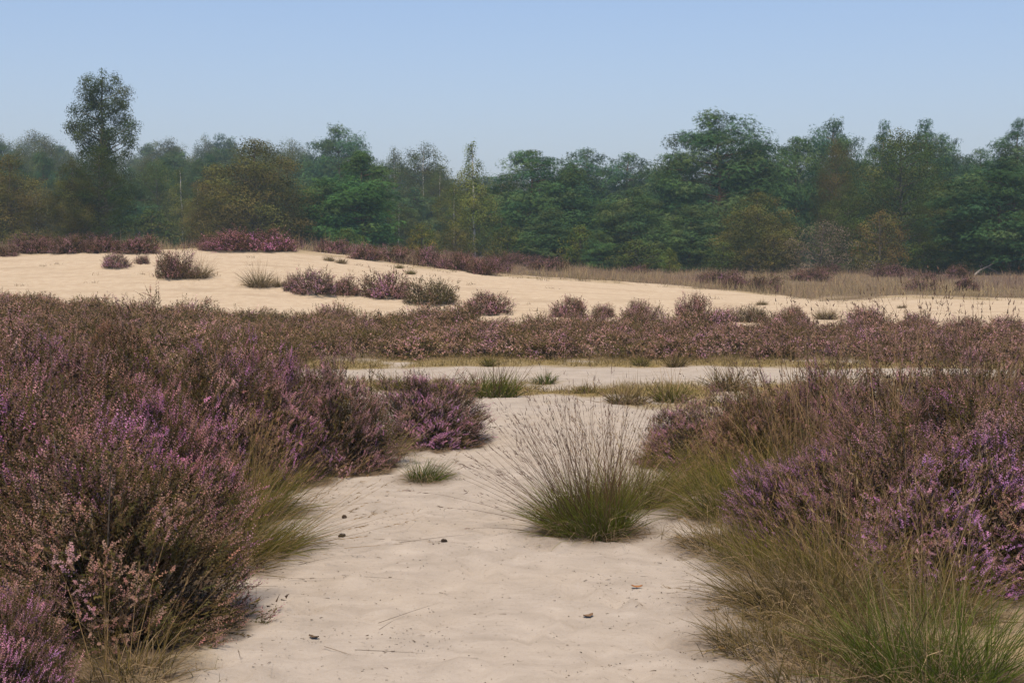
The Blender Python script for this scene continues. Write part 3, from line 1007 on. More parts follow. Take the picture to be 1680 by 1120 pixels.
for i, (p, (px, py, hw, hp, sty, lab)) in enumerate(zip(mid_spots, MID_TUFT)):
    k = p[1] / F
    wr, hh = hw * k * 1.1, hp * k * 1.25
    n = int(np.clip(wr * 1400, 120, 520))
    g, b, s = tussock(400 + i, wr * .72, hh * 1.05, n, hh * 1.75, max(10, n // 9), sty, (0, 0), True)
    place('grass_tussock', [('blades', g.mesh('blades', M_GRASS)), ('dead_blades', b.mesh('dead_blades', M_GRASS)),
                            ('stalks', s.mesh('stalks', M_GRASS))], settle(p), lab, 'grass tussock', 'grass tufts on the sand and dune')


def grass_stuff(name, pts, hlo, hhi, wlo, whi, ca, cb, lean, curl, label, rng, k=3, e_sd=.3):
    n = len(pts)
    s = Soup()
    br = rng.uniform(.7, 1.25, (n, 1))
    pick = rng.random((n, 1))
    a = ca[0] * (1 - pick) + ca[1] * pick; b = cb[0] * (1 - pick) + cb[1] * pick
    az = rng.uniform(0, 6.283, n)
    e = math.pi / 2 - np.abs(rng.normal(lean, e_sd, n))
    blades(s, pts - np.array([0, 0, .01]), az, np.clip(e, .05, 1.57), rng.uniform(hlo, hhi, n), rng.uniform(0, curl, n), rng.uniform(wlo, whi, n), a * br, b * br, k, rng)
    return tag(link(name, s.mesh(name, M_GRASS)), label, 'grass', None, 'stuff')


rg = np.random.default_rng(19)
c3 = lambda *t: np.array(t)
# short grass and moss tufts on the two strips across the sand
def moss_fn(x, y):
    i = np.clip(np.searchsorted(gx, x) - 1, 0, NX - 2); j = np.clip(np.searchsorted(gy, y) - 1, 0, NY - 2)
    return np.clip(moss[j, i] * 1.3 - .25, 0, 1) * (y > 15) * (y < 24.5)
pts = scatter(90000, 0, 0, 15, 24.5, moss_fn, rg, .42)[:26000]
grass_stuff('short_grass', pts, .04, .15, .006, .012, (c3(.16, .122, .042), c3(.22, .16, .07)), (c3(.25, .19, .068), c3(.34, .25, .12)), .5, .8,
            'short yellowish grass on the strips between the white sand', rg, 2)
# thin withered grass round the feet of the near plants
def fringe_fn(x, y):
    i = np.clip(np.searchsorted(gx, x) - 1, 0, NX - 2); j = np.clip(np.searchsorted(gy, y) - 1, 0, NY - 2)
    m = np.maximum(moss[j, i], litter[j, i] * .9)
    return np.clip(m * 1.2 - .2, 0, 1) * smooth(.36, .62, fbm(x * 1.7, y * 1.7, 91, 3)) * (y < 15)
pts = scatter(150000, 0, 0, 4.3, 15, fringe_fn, rg, .45)[:26000]
grass_stuff('withered_grass', pts, .04, .15, .002, .004, (c3(.14, .10, .055), c3(.15, .13, .05)), (c3(.30, .23, .14), c3(.24, .20, .09)), .75, 1.2,
            'thin withered grass at the edges of the sandy path', rg, 3, .35)
# taller wispy grass mingled with the heather on the right
def wisp_fn(x, y):
    return smooth(2.0, 2.9, x - .02 * y) * smooth(.40, .62, fbm(x * 1.3, y * 1.3, 97, 3)) * (1 - smooth(11, 13, y)) * smooth(6.6, 7.6, y)
pts = scatter(40000, 1.5, 7.5, 6.6, 13, wisp_fn, rg)[:6500]
grass_stuff('wispy_grass', pts, .45, 1.0, .0026, .0042, (c3(.15, .14, .035), c3(.22, .16, .06)), (c3(.33, .25, .10), c3(.38, .27, .13)), .12, .5,
            'wispy golden grass growing through the right thicket', rg, 4)
def wisp_l(x, y):
    return smooth(-1.3, -1.9, x + .05 * (y - 8)) * smooth(.48, .66, fbm(x * 1.3, y * 1.3, 98, 3)) * (1 - smooth(11, 13, y)) * smooth(5.2, 6.2, y)
pts = scatter(14000, -6.0, -1.2, 5.2, 13, wisp_l, rg)[:1300]
grass_stuff('wispy_grass', pts, .35, .8, .0022, .0034, (c3(.14, .13, .045), c3(.20, .15, .075)), (c3(.26, .20, .10), c3(.30, .22, .13)), .3, .8,
            'wispy yellow grass growing through the left thicket', rg, 4)
# the dry grassland behind the crest
def plain_fn(x, y):
    e = y - dune_crest(x)
    return smooth(-.3, 1.2, e - .4 + 5.0 * (fbm(x * .55, y * .55, 52, 4) - .5)) * smooth(.25, .5, fbm(x * .5, y * .5, 53, 3) + .12)
pts = scatter(150000, 0, 0, 43, 84, plain_fn, rg, .44)[:66000]
g1 = fbm(pts[:, 0] * .25, pts[:, 1] * .12, 54, 3)
g2 = fbm(pts[:, 0] * .9, pts[:, 1] * .5, 56, 3)
n = len(pts); s = Soup()
far = smooth(0, 22, pts[:, 1] - dune_crest(pts[:, 0]))
kind = np.clip((g1 + .5 * (g2 - .5) + .22 * far - .08 + rg.normal(0, .07, n)) * 4 - .8, 0, 2.999)
pal_a = np.array([[.33, .25, .135], [.27, .19, .115], [.20, .135, .10]])      # straw, red brown, mauve brown
pal_b = np.array([[.46, .355, .20], [.36, .25, .165], [.27, .18, .15]])
ki = kind.astype(int)
br = rg.uniform(.7, 1.2, (n, 1)) * (.8 + .4 * g2[:, None])
tall = (.18 + 2.4 * fbm(pts[:, 0] * .8, pts[:, 1] * .8, 55, 3) ** 1.7) * (1.1 - .35 * far)
blades(s, pts - np.array([0, 0, .02]), rg.uniform(0, 6.283, n), np.clip(math.pi / 2 - np.abs(rg.normal(.15, .25, n)), .4, 1.57),
       rg.uniform(.12, .50, n) * tall * (.55 + .45 * smooth(0, 5, pts[:, 1] - dune_crest(pts[:, 0]))), rg.uniform(0, .6, n), rg.uniform(.010, .024, n), pal_a[ki] * br, pal_b[ki] * br, 2, rg)
tag(link('dry_grassland', s.mesh('dry_grassland', M_GRASS)), 'dry reddish straw grassland between the dune crest and the trees', 'grass', None, 'stuff')


rq = np.random.default_rng(90)
for i in range(34):
    y = rq.uniform(51, 76)
    x = (rq.uniform(-60, 1740) - W / 2) / F * y
    if y < float(dune_crest(x)) + 3: continue
    c = x / y * F + W / 2
    zone = 'left of the dune summit' if c < 420 else 'behind the crest slope' if c < 840 else 'before the central pines' if c < 1080 else 'before the biggest pine' if c < 1330 else 'before the right wood'
    r = rq.uniform(.4, .95)
    place_one('heather_bush', HS[int(rq.integers(0, 5))], settle((x, y), .02), 'dusky heather bush sunk in the dry grassland ' + zone, 'heather',
              'heather bushes in the dry grassland ' + zone, rq.uniform(0, 6.28), (r / .5, r / .5, rq.uniform(.35, .6) / .45), (.72, .64, .68))
# sparse dry tufts dotted over the dune and along the rim of the grassland
rd = np.random.default_rng(33)
s = Soup()
for i in range(190):
    if i < 130:
        x = rd.uniform(-6, 22); y = float(dune_crest(x)) - abs(rd.normal(0, 1.1)) + .3
    else:
        x = rd.uniform(-18, 14); y = float(dune_foot(x)) + (float(dune_crest(x)) - float(dune_foot(x))) * rd.uniform(.1, .95)
    n = rd.integers(5, 22)
    q = np.stack([x + rd.normal(0, .09, n), y + rd.normal(0, .06, n)], 1)
    q = np.column_stack([q, ground_z(q[:, 0], q[:, 1]) - .01])
    c = np.array([[.16, .115, .055], [.11, .09, .04], [.20, .145, .08]])[rd.integers(0, 3, n)]
    blades(s, q, rd.uniform(0, 6.28, n), rd.uniform(.3, 1.4, n), rd.uniform(.05, .17, n), rd.uniform(0, .8, n), rd.uniform(.008, .016, n), c, c * 1.3, 2, rd)
tag(link('dune_grass', s.mesh('dune_grass', M_GRASS)), 'sparse dry tufts dotted over the dune sand and its rim', 'grass', None, 'stuff')


# ------------------------------------------------------------------ trees
def leaf_quad(rng):
    v = np.array([[0, -.5, 0], [.30, 0, .06], [0, .5, 0], [-.30, 0, .06]], float)
    return v, np.array([(0, 1, 2), (0, 2, 3)])


def needle_tuft(rng, n=5):
    v, t = [], []
    for i in range(n):
        a = i * 2.4 + rng.uniform(-.3, .3); el = rng.uniform(.0, .65)
        o = np.array([math.cos(a) * math.cos(el), math.sin(a) * math.cos(el), math.sin(el)])
        sd = np.array([-math.sin(a), math.cos(a), 0]) * .085
        k = len(v)
        v += [o * .05 + sd, o * .05 - sd, o * rng.uniform(.8, 1.15)]
        t.append((k, k + 1, k + 2))
    return np.array(v), np.array(t)


def tree_meshes(kind, seed, Ht, R, env, cols, n_cl, cl_r, flat, leaves, leaf, t_min=.06, bare=0.0, trunk_r=None, droop=0.0, sway=.25, bark=None):
    """env: (relative height, relative radius) outline of the crown. cols: leaf colours."""
    rng = np.random.default_rng(seed)
    et, er = np.array(env).T
    sil = lambda t: np.interp(t, et, er)
    # trunk with a gentle sway
    tr, lb, cr = Soup(), Soup(), Soup()
    tz = np.linspace(0, .93, 12)
    sw = np.cumsum(rng.normal(0, sway / 6, (12, 2)), 0)
    sw[0] = 0
    axis = lambda t: np.stack([np.interp(t, tz, sw[:, 0]), np.interp(t, tz, sw[:, 1])], -1)
    r0 = trunk_r or Ht * .014
    pts = np.column_stack([sw, tz * Ht]); pts[0, 2] = -.4
    tube(tr, pts, r0 * (1 - tz) ** .8 + .018, (.1, .1, .1), 8)
    # clump centres, spread by rejection
    cen, siz = [], []
    grid = np.linspace(t_min, 1, 200); w = sil(grid) + .05; w /= w.sum()
    tries = 0
    while len(cen) < n_cl and tries < n_cl * 90:
        tries += 1
        t = float(rng.choice(grid, p=w)); a = rng.uniform(0, 6.283)
        rr = R * sil(t) * (1 - .62 * rng.random() ** 1.7) * rng.uniform(.86, 1.12)
        s = cl_r * rng.uniform(.62, 1.3) * (.55 + .45 * min(1, sil(t) * 1.6))
        rr = max(rr - s * .5, 0)
        c = np.array([*(axis(t) + rr * np.array([math.cos(a), math.sin(a)])), Ht * t - s * flat * .6])
        if cen and np.min(np.linalg.norm((np.array(cen[-260:]) - c) / np.array([1, 1, max(flat, .5)]), axis=1)) < s * .92: continue
        cen.append(c); siz.append(s)
    for t, w in ((.955, .62), (.90, .8)):
        a = rng.uniform(0, 6.28)
        cen.append(np.array([*(axis(.93) + np.array([math.cos(a), math.sin(a)]) * R * .08), Ht * t])); siz.append(cl_r * w)
    cen, siz = np.array(cen), np.array(siz)
    # limbs reaching each larger clump
    for i in np.argsort(-siz)[:int(len(cen) * .55)]:
        c = cen[i]; out = math.hypot(*(c[:2] - axis(c[2] / Ht)))
        hz = np.clip(c[2] - out * (.45 if kind != 'pine' else .18), Ht * .04, Ht * .95)
        b = np.array([*axis(hz / Ht), hz])
        m = (b + c) * .5 + np.array([0, 0, (-.10 if kind != 'pine' else .08) * out]) + rng.normal(0, .10 * max(out, .2) ** .5, 3)
        t = np.linspace(0, 1, 5)[:, None]
        q = (1 - t) ** 2 * b + 2 * t * (1 - t) * m + t * t * c
        tube(lb if kind == 'birch' else tr, q, np.linspace(min(r0 * .42, .02 + out * .018), .010, 5), (.1, .1, .1), 5)
    # foliage
    cnt = np.maximum(6, (leaves * (siz / cl_r) ** 2 * rng.uniform(.6, 1.25, len(siz)) * (1 - bare)).astype(int))
    ci = np.repeat(np.arange(len(cen)), cnt)
    m = len(ci)
    d = rng.normal(size=(m, 3)); d /= np.linalg.norm(d, axis=1, keepdims=True)
    low = (d[:, 2] < -.25) & (rng.random(m) < .6)
    d[low, 2] *= -1
    rad = siz[ci] * rng.random(m) ** (.42 if kind == 'birch' else .28)
    off = d * rad[:, None]; off[:, 2] *= flat
    # lumpy sub-clusters inside a clump
    off += (rng.normal(size=(len(cen), 4, 3)) * .22)[ci, rng.integers(0, 4, m)] * siz[ci][:, None] * np.array([1, 1, flat])
    pos = cen[ci] + off
    pos[:, 2] -= droop * rng.random(m) ** 2
    pos[:, 2] = np.maximum(pos[:, 2], .05)
    cols = np.array(cols)
    cw = rng.integers(0, len(cols), len(cen))
    swap = rng.random(m) < .10
    c = cols[np.where(swap, rng.integers(0, len(cols), m), cw[ci])] * (rng.uniform(.62, 1.65, len(cen))[ci] * rng.uniform(.92, 1.08, m))[:, None]
    sc = leaf * rng.uniform(.7, 1.3, m)
    if kind == 'pine':
        up = d + np.array([0, 0, .35]) + rng.normal(0, .22, (m, 3))
        k3 = rng.integers(0, 3, m)
        for k in range(3):
            q = k3 == k
            stamp(cr, *needle_tuft(rng), pos[q], frames(up[q], rng), sc[q], c[q])
    else:
        nn = d + np.array([0, 0, .30]) + rng.normal(0, .30, (m, 3))
        stamp(cr, *leaf_quad(rng), pos, frames(nn, rng), sc, c)
    bark = bark or {'pine': M_PINE, 'oak': M_OAK, 'birch': M_BIRCH}[kind]
    return [('trunk', tr.mesh('trunk', bark, True)), ('limbs', lb.mesh('limbs', M_PINE if kind == 'pine' else M_OAK, True)), ('crown', cr.mesh('crown', M_NEEDLE if kind == 'pine' else M_LEAF))], Ht, R


PINE_C = [(0.057, 0.1, 0.037), (0.071, 0.113, 0.039), (0.045, 0.085, 0.039), (0.086, 0.112, 0.043)]
OAK_C = [(0.073, 0.093, 0.022), (0.095, 0.099, 0.026), (0.06, 0.083, 0.022), (0.108, 0.099, 0.028)]
RUST_C = [(0.125, 0.111, 0.032), (0.149, 0.113, 0.036), (0.106, 0.102, 0.03), (0.144, 0.106, 0.036)]
BIRCH_C = [(0.089, 0.106, 0.031), (0.111, 0.119, 0.035), (0.073, 0.093, 0.029), (0.136, 0.13, 0.038)]
BARE_C = [(0.169, 0.134, 0.096), (0.149, 0.109, 0.078), (0.135, 0.125, 0.072)]

E_FULL = [(0, .55), (.10, .85), (.28, 1), (.50, .95), (.70, .80), (.88, .55), (1, .18)]
E_ROUND = [(0, .35), (.14, .78), (.35, 1), (.62, .98), (.82, .80), (.94, .55), (1, .25)]
E_UMB = [(.28, .0), (.36, .35), (.5, .75), (.68, 1), (.84, .92), (.95, .55), (1, .15)]
E_MID = [(.10, .0), (.18, .55), (.38, .9), (.58, 1), (.76, .85), (.90, .62), (1, .25)]
E_CONE = [(.02, .25), (.10, .85), (.3, 1), (.55, .72), (.8, .35), (1, .03)]
E_BIRCH = [(.06, .2), (.18, .8), (.40, 1), (.6, .82), (.78, .50), (.92, .24), (1, .06)]
E_TALL = [(.42, .10), (.50, .45), (.58, .78), (.64, 1), (.70, .92), (.77, .76), (.85, .72), (.92, .60), (.97, .46), (1, .28)]

V = {
    'pine_full': tree_meshes('pine', 11, 11, 3.2, E_FULL, PINE_C, 112, .98, .70, 190, .21),
    'pine_layer': tree_meshes('pine', 12, 11, 3.4, E_MID, PINE_C, 100, 1.08, .62, 205, .21),
    'pine_umbrella': tree_meshes('pine', 13, 12, 3.0, E_UMB, PINE_C, 72, 1.00, .62, 190, .21, t_min=.3),
    'pine_big': tree_meshes('pine', 14, 12, 4.4, E_ROUND, PINE_C, 150, 1.15, .66, 205, .21, sway=.4),
    'pine_ragged': tree_meshes('pine', 15, 12, 2.6, E_MID, PINE_C, 60, .95, .62, 180, .21, sway=.6),
    'oak_round': tree_meshes('oak', 21, 8, 3.6, E_ROUND, OAK_C, 115, 1.0, .75, 380, .115),
    'oak_rust': tree_meshes('oak', 22, 7.5, 3.6, E_FULL, RUST_C, 120, .95, .75, 370, .115),
    'oak_tall': tree_meshes('oak', 23, 11, 4.0, E_ROUND, OAK_C, 140, 1.15, .75, 400, .12),
    'birch_slim': tree_meshes('birch', 31, 9.5, 2.2, E_BIRCH, BIRCH_C, 105, .50, 1.1, 170, .11, droop=.45, trunk_r=.10),
    'birch_open': tree_meshes('birch', 32, 11, 3.2, E_MID, BIRCH_C, 150, .70, 1.0, 210, .12, droop=.6, trunk_r=.085),
    'birch_tall': tree_meshes('birch', 33, 11, 2.35, E_TALL, BIRCH_C, 66, .60, .85, 560, .09, t_min=.34, droop=.35, trunk_r=.15, sway=.5, bark=M_OAK),
    'shrub': tree_meshes('oak', 41, 2.6, 1.5, E_ROUND, OAK_C, 70, .42, .9, 80, .11, trunk_r=.05),
    'shrub_bare': tree_meshes('oak', 42, 3.6, 2.3, E_ROUND, BARE_C, 95, .50, .9, 60, .09, trunk_r=.06),
    'shrub_rust': tree_meshes('oak', 43, 4.0, 1.9, E_ROUND, RUST_C, 85, .50, .9, 80, .12, trunk_r=.07),
}
# column, top row, half width px, depth, variant, crown tint, name, label
G_, B_, R_ = (1, 1, 1), (.9, 1.0, 1.05), (1.15, 1.0, .9)
TREES = [
    (20, 252, 62, 74, 'oak_rust', (.95, 1, 1), 'oak_tree', 'brownish oak cut by the left edge of the photo'),
    (174, 104, 52, 76, 'birch_tall', (.56, .68, .66), 'birch_tree', 'tall narrow birch rising far above its neighbours on the left'),
    (168, 234, 55, 73, 'oak_tall', (.58, .70, .62), 'oak_tree', 'dark green oak at the foot of the tall narrow birch'),
    (120, 262, 42, 72, 'oak_rust', (.60, .70, .62), 'oak_tree', 'dark brownish tree left of the foot of the tall birch'),
    (418, 228, 88, 80, 'oak_rust', (.82, .90, .85), 'oak_tree', 'wide brown green oak standing alone in the left middle'),
    (355, 268, 45, 84, 'oak_rust', (.85, .90, .9), 'oak_tree', 'brown tree on the left flank of the wide oak'),
    (262, 262, 45, 104, 'oak_round', (.9, 1.05, 1.1), 'oak_tree', 'hazy green tree right of the tall birch'),
    (225, 300, 36, 98, 'pine_full', (.9, 1, 1.1), 'pine_tree', 'low hazy pine just right of the tall birch foot'),
    (302, 270, 32, 96, 'birch_slim', G_, 'birch_tree', 'slim pale stemmed birch left of the wide oak'),
    (330, 300, 30, 92, 'birch_slim', (1.1, 1.05, 1), 'birch_tree', 'small yellowish birch touching the wide oak'),
    (62, 300, 46, 112, 'birch_open', (1.15, 1, 1), 'birch_tree', 'hazy brown birch behind the oak at the left edge'),
    (598, 246, 62, 82, 'pine_full', (1.0, 1.28, .95), 'pine_tree', 'bright green pine in the left middle'),
    (533, 290, 46, 82, 'pine_layer', (1.0, 1.2, .95), 'pine_tree', 'lower bright green pine on the left of the other'),
    (500, 330, 40, 84, 'oak_round', G_, 'oak_tree', 'low green tree between the wide oak and the bright pines'),
    (556, 210, 58, 140, 'pine_big', (.95, 1.1, 1.0), 'pine_tree', 'hazy broad pine rising behind the bright green ones'),
    (500, 262, 50, 150, 'pine_full', (.95, 1.05, 1.05), 'pine_tree', 'hazy pine left of the broad hazy one'),
    (695, 232, 48, 122, 'birch_open', (.75, .80, .95), 'birch_tree', 'grey hazy birch with open crown left of the white stemmed one'),
    (648, 240, 30, 128, 'birch_open', (.72, .78, .9), 'birch_tree', 'thin grey birch behind the bright green pine'),
    (722, 270, 32, 118, 'birch_open', (.85, .9, .9), 'birch_tree', 'hazy birch close beside the white stemmed one'),
    (779, 226, 40, 84, 'birch_slim', (1.25, 1.32, 1.1), 'birch_tree', 'slender birch with a clear white stem in the middle'),
    (745, 300, 36, 92, 'birch_open', (1.05, 1.05, .95), 'birch_tree', 'olive birch at the left of the white stem'),
    (822, 285, 36, 96, 'birch_open', (.9, .95, .9), 'birch_tree', 'dull green birch right of the white stem'),
    (870, 244, 66, 88, 'pine_layer', (.95, 1.12, 1.05), 'pine_tree', 'green pine with layered boughs in the centre'),
    (935, 268, 56, 87, 'pine_full', (.92, 1.05, 1.0), 'pine_tree', 'broad pine right of the central layered one'),
    (955, 240, 44, 118, 'pine_umbrella', (.85, .95, 1), 'pine_tree', 'flat topped pine showing behind the central ones'),
    (1024, 248, 44, 116, 'pine_umbrella', (.88, 1, 1.05), 'pine_tree', 'flat topped pine right of another against the sky'),
    (1038, 312, 56, 84, 'pine_big', (1.05, 1.02, .9), 'pine_tree', 'rounded olive pine in front, right of the centre'),
    (985, 330, 36, 86, 'pine_full', (.95, 1, .95), 'pine_tree', 'low pine between the broad and the rounded olive one'),
    (900, 340, 50, 82, 'pine_full', (.95, .98, .9), 'pine_tree', 'dark low pine under the central layered one'),
    (1175, 188, 98, 88, 'pine_big', (.92, 1.02, .95), 'pine_tree', 'biggest pine with a domed crown on the right'),
    (1110, 250, 50, 90, 'pine_layer', (.9, 1.0, .98), 'pine_tree', 'pine on the left shoulder of the biggest one'),
    (1240, 235, 44, 92, 'pine_layer', (.9, .98, .98), 'pine_tree', 'pine on the right shoulder of the biggest one'),
    (1130, 335, 48, 82, 'pine_full', (1.0, 1.0, .9), 'pine_tree', 'low dark pine under the left side of the biggest one'),
    (1305, 222, 52, 92, 'pine_layer', (.88, 1.0, 1), 'pine_tree', 'pine right of the biggest one below the taller pair'),
    (1365, 200, 52, 100, 'pine_big', (.8, .95, 1), 'pine_tree', 'dark round topped pine in the middle of the right wood'),
    (1368, 228, 34, 90, 'oak_tall', (1.05, .85, .95), 'oak_tree', 'reddish brown tree crown under the dark round pine'),
    (1245, 315, 66, 78, 'oak_rust', (.88, 1.02, .9), 'oak_tree', 'olive brown oak in front of the biggest pine'),
    (1472, 212, 82, 84, 'oak_tall', (.85, 1.0, .95), 'oak_tree', 'large dark green oak in the right wood'),
    (1545, 300, 50, 80, 'oak_tall', (.85, .95, .9), 'oak_tree', 'dark oak on the right flank of the large one'),
    (1510, 198, 44, 104, 'pine_ragged', (.8, .95, 1), 'pine_tree', 'ragged pine top above the large dark oak'),
    (1445, 202, 32, 108, 'pine_ragged', (.8, .95, 1), 'pine_tree', 'narrow pine top left of the ragged one'),
    (1545, 215, 34, 110, 'pine_umbrella', (.8, .92, 1), 'pine_tree', 'slanting pine top right of the ragged one'),
    (1655, 198, 46, 92, 'pine_ragged', (.78, .9, .95), 'pine_tree', 'tall ragged pine against the sky near the right edge'),
    (1610, 240, 34, 104, 'pine_umbrella', (.8, .92, 1), 'pine_tree', 'open pine with sky gaps left of the tall one at the right edge'),
    (1640, 265, 95, 72, 'pine_big', (.75, .85, .82), 'pine_tree', 'dark spreading pine low at the right edge'),
    (1345, 362, 62, 75, 'shrub_bare', G_, 'shrub', 'half bare grey brown shrub at the foot of the right wood'),
    (1440, 346, 42, 74, 'shrub_rust', (1.1, 1.05, 1.1), 'oak_tree', 'small pale brown oak before the large dark one'),
    (1390, 320, 50, 84, 'oak_round', (.85, .95, .9), 'oak_tree', 'green tree between the olive and pale brown oaks'),
    (1100, 408, 16, 74, 'shrub', (1.25, 1.35, 1), 'shrub', 'small bright green shrub at the foot of the biggest pine'),
    (690, 368, 26, 80, 'shrub', (1.5, 1.3, .9), 'shrub', 'small yellow green shrub before the hazy birches'),
    (570, 376, 28, 78, 'shrub', (.9, 1.1, .9), 'shrub', 'low green shrub at the foot of the bright pines'),
    (950, 372, 34, 80, 'shrub', (1.1, 1.15, .9), 'shrub', 'leafy shrub at the foot of the central pines'),
    (985, 378, 26, 79, 'pine_full', (1.1, 1.2, 1), 'pine_tree', 'young pine at the foot of the central pines'),
    (830, 372, 34, 82, 'shrub', (1.0, 1.0, .9), 'shrub', 'dull green shrub right of the white birch stem'),
    (1190, 400, 34, 77, 'shrub', (.8, .85, .85), 'shrub', 'dark shrub under the olive brown oak'),
    (1515, 400, 44, 75, 'shrub', (.8, .9, .85), 'shrub', 'dark shrub at the foot of the large dark oak'),
    (1040, 395, 44, 79, 'shrub', (.85, .9, .85), 'shrub', 'dark shrub under the rounded olive pine'),
    (440, 372, 40, 78, 'shrub_rust', (.9, .95, .9), 'shrub', 'brownish shrub under the wide oak'),
    (250, 345, 40, 90, 'shrub', (.9, 1, 1), 'shrub', 'hazy shrub right of the dark oak by the tall birch'),
    (745, 375, 30, 82, 'shrub_rust', (.9, 1, .9), 'shrub', 'olive shrub left of the white birch stem'),
    (625, 375, 30, 86, 'shrub', (.8, .9, .9), 'shrub', 'dark shrub right below the bright green pine'),
    (-30, 300, 50, 84, 'oak_round', (.85, .9, .9), 'oak_tree', 'dark tree cut by the left edge behind the brownish oak'),
    (1590, 330, 56, 82, 'pine_full', (.78, .88, .85), 'pine_tree', 'dark pine between the oaks and the spreading one at the right edge'),
    (1740, 250, 70, 84, 'pine_big', (.78, .9, .9), 'pine_tree', 'pine cut by the right edge behind the dark spreading one'),
    (1270, 385, 40, 76, 'shrub_rust', (.75, .8, .8), 'shrub', 'dark brown shrub left of the half bare one'),
    (655, 330, 34, 96, 'birch_open', (.8, .9, .95), 'birch_tree', 'low hazy birch between the bright pine and grey birch'),
]
rt = random.Random(12)


def plant(px, top, hw, D, var, tint, name, lab, group=None):
    parts, Ht, R = V[var]
    p = on_ground(px, D)
    p[2] -= .05
    zt = float(at(px, top, D)[2])
    return place(name, parts, p, lab, {'pine_tree': 'pine', 'oak_tree': 'oak', 'birch_tree': 'birch', 'shrub': 'shrub'}[name], group,
                 rt.uniform(0, 6.28), (hw * 1.16 * D / F / R,) * 2 + ((zt - p[2]) / Ht,), {'crown': tint})


for (px, top, hw, D, var, tint, name, lab) in TREES:
    plant(px, top, hw, D, var, tint, name, lab)
# hazy woods beyond: rows further and further off, lower edge hidden by the nearer trees
FAR_TOP = [(-120, 215), (0, 208), (30, 225), (70, 207), (115, 240), (165, 250), (230, 246), (270, 226), (310, 228), (355, 218), (400, 222), (440, 228), (470, 232), (520, 250),
           (620, 262), (700, 275), (800, 282), (900, 285), (1000, 282), (1100, 275), (1200, 270), (1400, 262), (1550, 258), (1700, 250), (1800, 250)]
ftx, fty = np.array(FAR_TOP).T
far_kind = {'pine_tree': 'blue hazed pine in the distant wood %s', 'oak_tree': 'blue hazed broadleaf tree in the distant wood %s'}


def far_zone(q):
    for lim, z in ((90, 'left of the tall birch'), (250, 'behind the tall birch'), (340, 'between the tall birch and the wide oak'), (500, 'above the wide brown oak'),
                   (660, 'behind the bright green pines'), (840, 'behind the white stemmed birch'), (1070, 'behind the central pines'),
                   (1290, 'behind the biggest pine'), (1420, 'behind the dark round pine'), (1570, 'behind the large dark oak')):
        if q < lim: return z
    return 'by the right edge'

for D, step, dt in ((118, 44, 34), (155, 38, 14), (205, 30, 0)):
    px = -150
    while px < 1840:
        q = px + rt.uniform(-12, 12)
        leafy = rt.random() < (.75 if q < 180 else .35)
        var = rt.choice(['oak_tall', 'oak_round']) if leafy else rt.choice(['pine_umbrella', 'pine_layer', 'pine_big', 'pine_ragged', 'pine_full'])
        name = 'oak_tree' if leafy else 'pine_tree'
        top = float(np.interp(q, ftx, fty)) + dt + rt.uniform(-6, 16)
        b = rt.uniform(.85, 1.1)
        plant(q, top, rt.uniform(26, 44) * (1.15 if leafy else 1), D * rt.uniform(.96, 1.05), var, (b, b, b), name, far_kind[name] % far_zone(q), 'distant wood %s, %s' % (far_zone(q), name))
        px += step * rt.uniform(.8, 1.2)

# pale fallen branches before the right edge of the wood
for i, (px, py, ln, ang, lab) in enumerate([(1597, 452, 1.15, .25, 'pale fallen dead branch under the dark pine at the right edge'),
                                            (1640, 447, .9, 2.6, 'shorter pale dead branch crossing the fallen one at the right edge')]):
    s = Soup()
    rb = np.random.default_rng(60 + i)
    pts = np.array([[0, 0, .0], [.3, .02, .22], [.62, -.05, .38], [1.0, .03, .52]]) * ln
    tube(s, pts, [.06, .05, .035, .012], (.3, .3, .3), 6)
    for j in range(5):
        b = pts[1] + (pts[3] - pts[1]) * rb.random()
        e = b + rb.normal(0, .22, 3) * ln + np.array([.1, 0, .12]) * ln
        e[2] = max(e[2], .02)
        tube(s, [b, (b + e) / 2 + rb.normal(0, .03, 3), e], [.022, .016, .006], (.3, .3, .3), 5)
    p = on_ground(px, 70.0 + i)
    place_one('dead_branch', s.mesh('dead_branch', M_DEAD, True), p, lab, 'dead branch', None, ang)

# ------------------------------------------------------------------ small things on the sand
def pine_cone(seed):
    rng = np.random.default_rng(seed)
    s = Soup()
    n = 46
    tube(s, [(-.020, 0, .012), (-.008, 0, .013), (.008, 0, .013), (.022, 0, .012)], [.006, .011, .009, .003], (.05, .04, .03), 8)
    for i in range(n):
        t = i / n; a = i * 2.4
        r = .013 * math.sin(math.pi * (.12 + .8 * t)) + .002
        c = np.array([-.020 + .043 * t, r * math.cos(a) * .75, .0135 + r * math.sin(a) * .75])
        o = np.array([.55, math.cos(a), math.sin(a)]); o /= np.linalg.norm(o)
        sd = np.array([0, -math.sin(a), math.cos(a)]) * .0048
        tip = c + o * .009
        up = np.cross(o, sd); up /= np.linalg.norm(up); up = up * .0016
        v = [c + sd * .6, c - sd * .6, tip - sd, tip + sd, c + up * 2, tip + up * 1.5]
        s.add(v, [(0, 1, 2), (0, 2, 3), (0, 4, 5), (0, 5, 3), (1, 5, 4), (1, 2, 5), (2, 3, 5)], (.05, .04, .03))
    return s.mesh('pine_cone', M_CONE)


for i, (px, py, sc, lab) in enumerate([(565, 849, .85, 'dark pine cone furthest back on the sand'), (560, 880, .9, 'dark pine cone on the sand nearest the left grass'),
                                       (728, 891, .85, 'dark pine cone lying alone in the middle of the path')]):
    place_one('pine_cone', pine_cone(70 + i), settle(ground_at(px, py), .008), lab, 'pine cone', 'pine cones on the sand', rp.uniform(0, 6.28), (sc,) * 3)


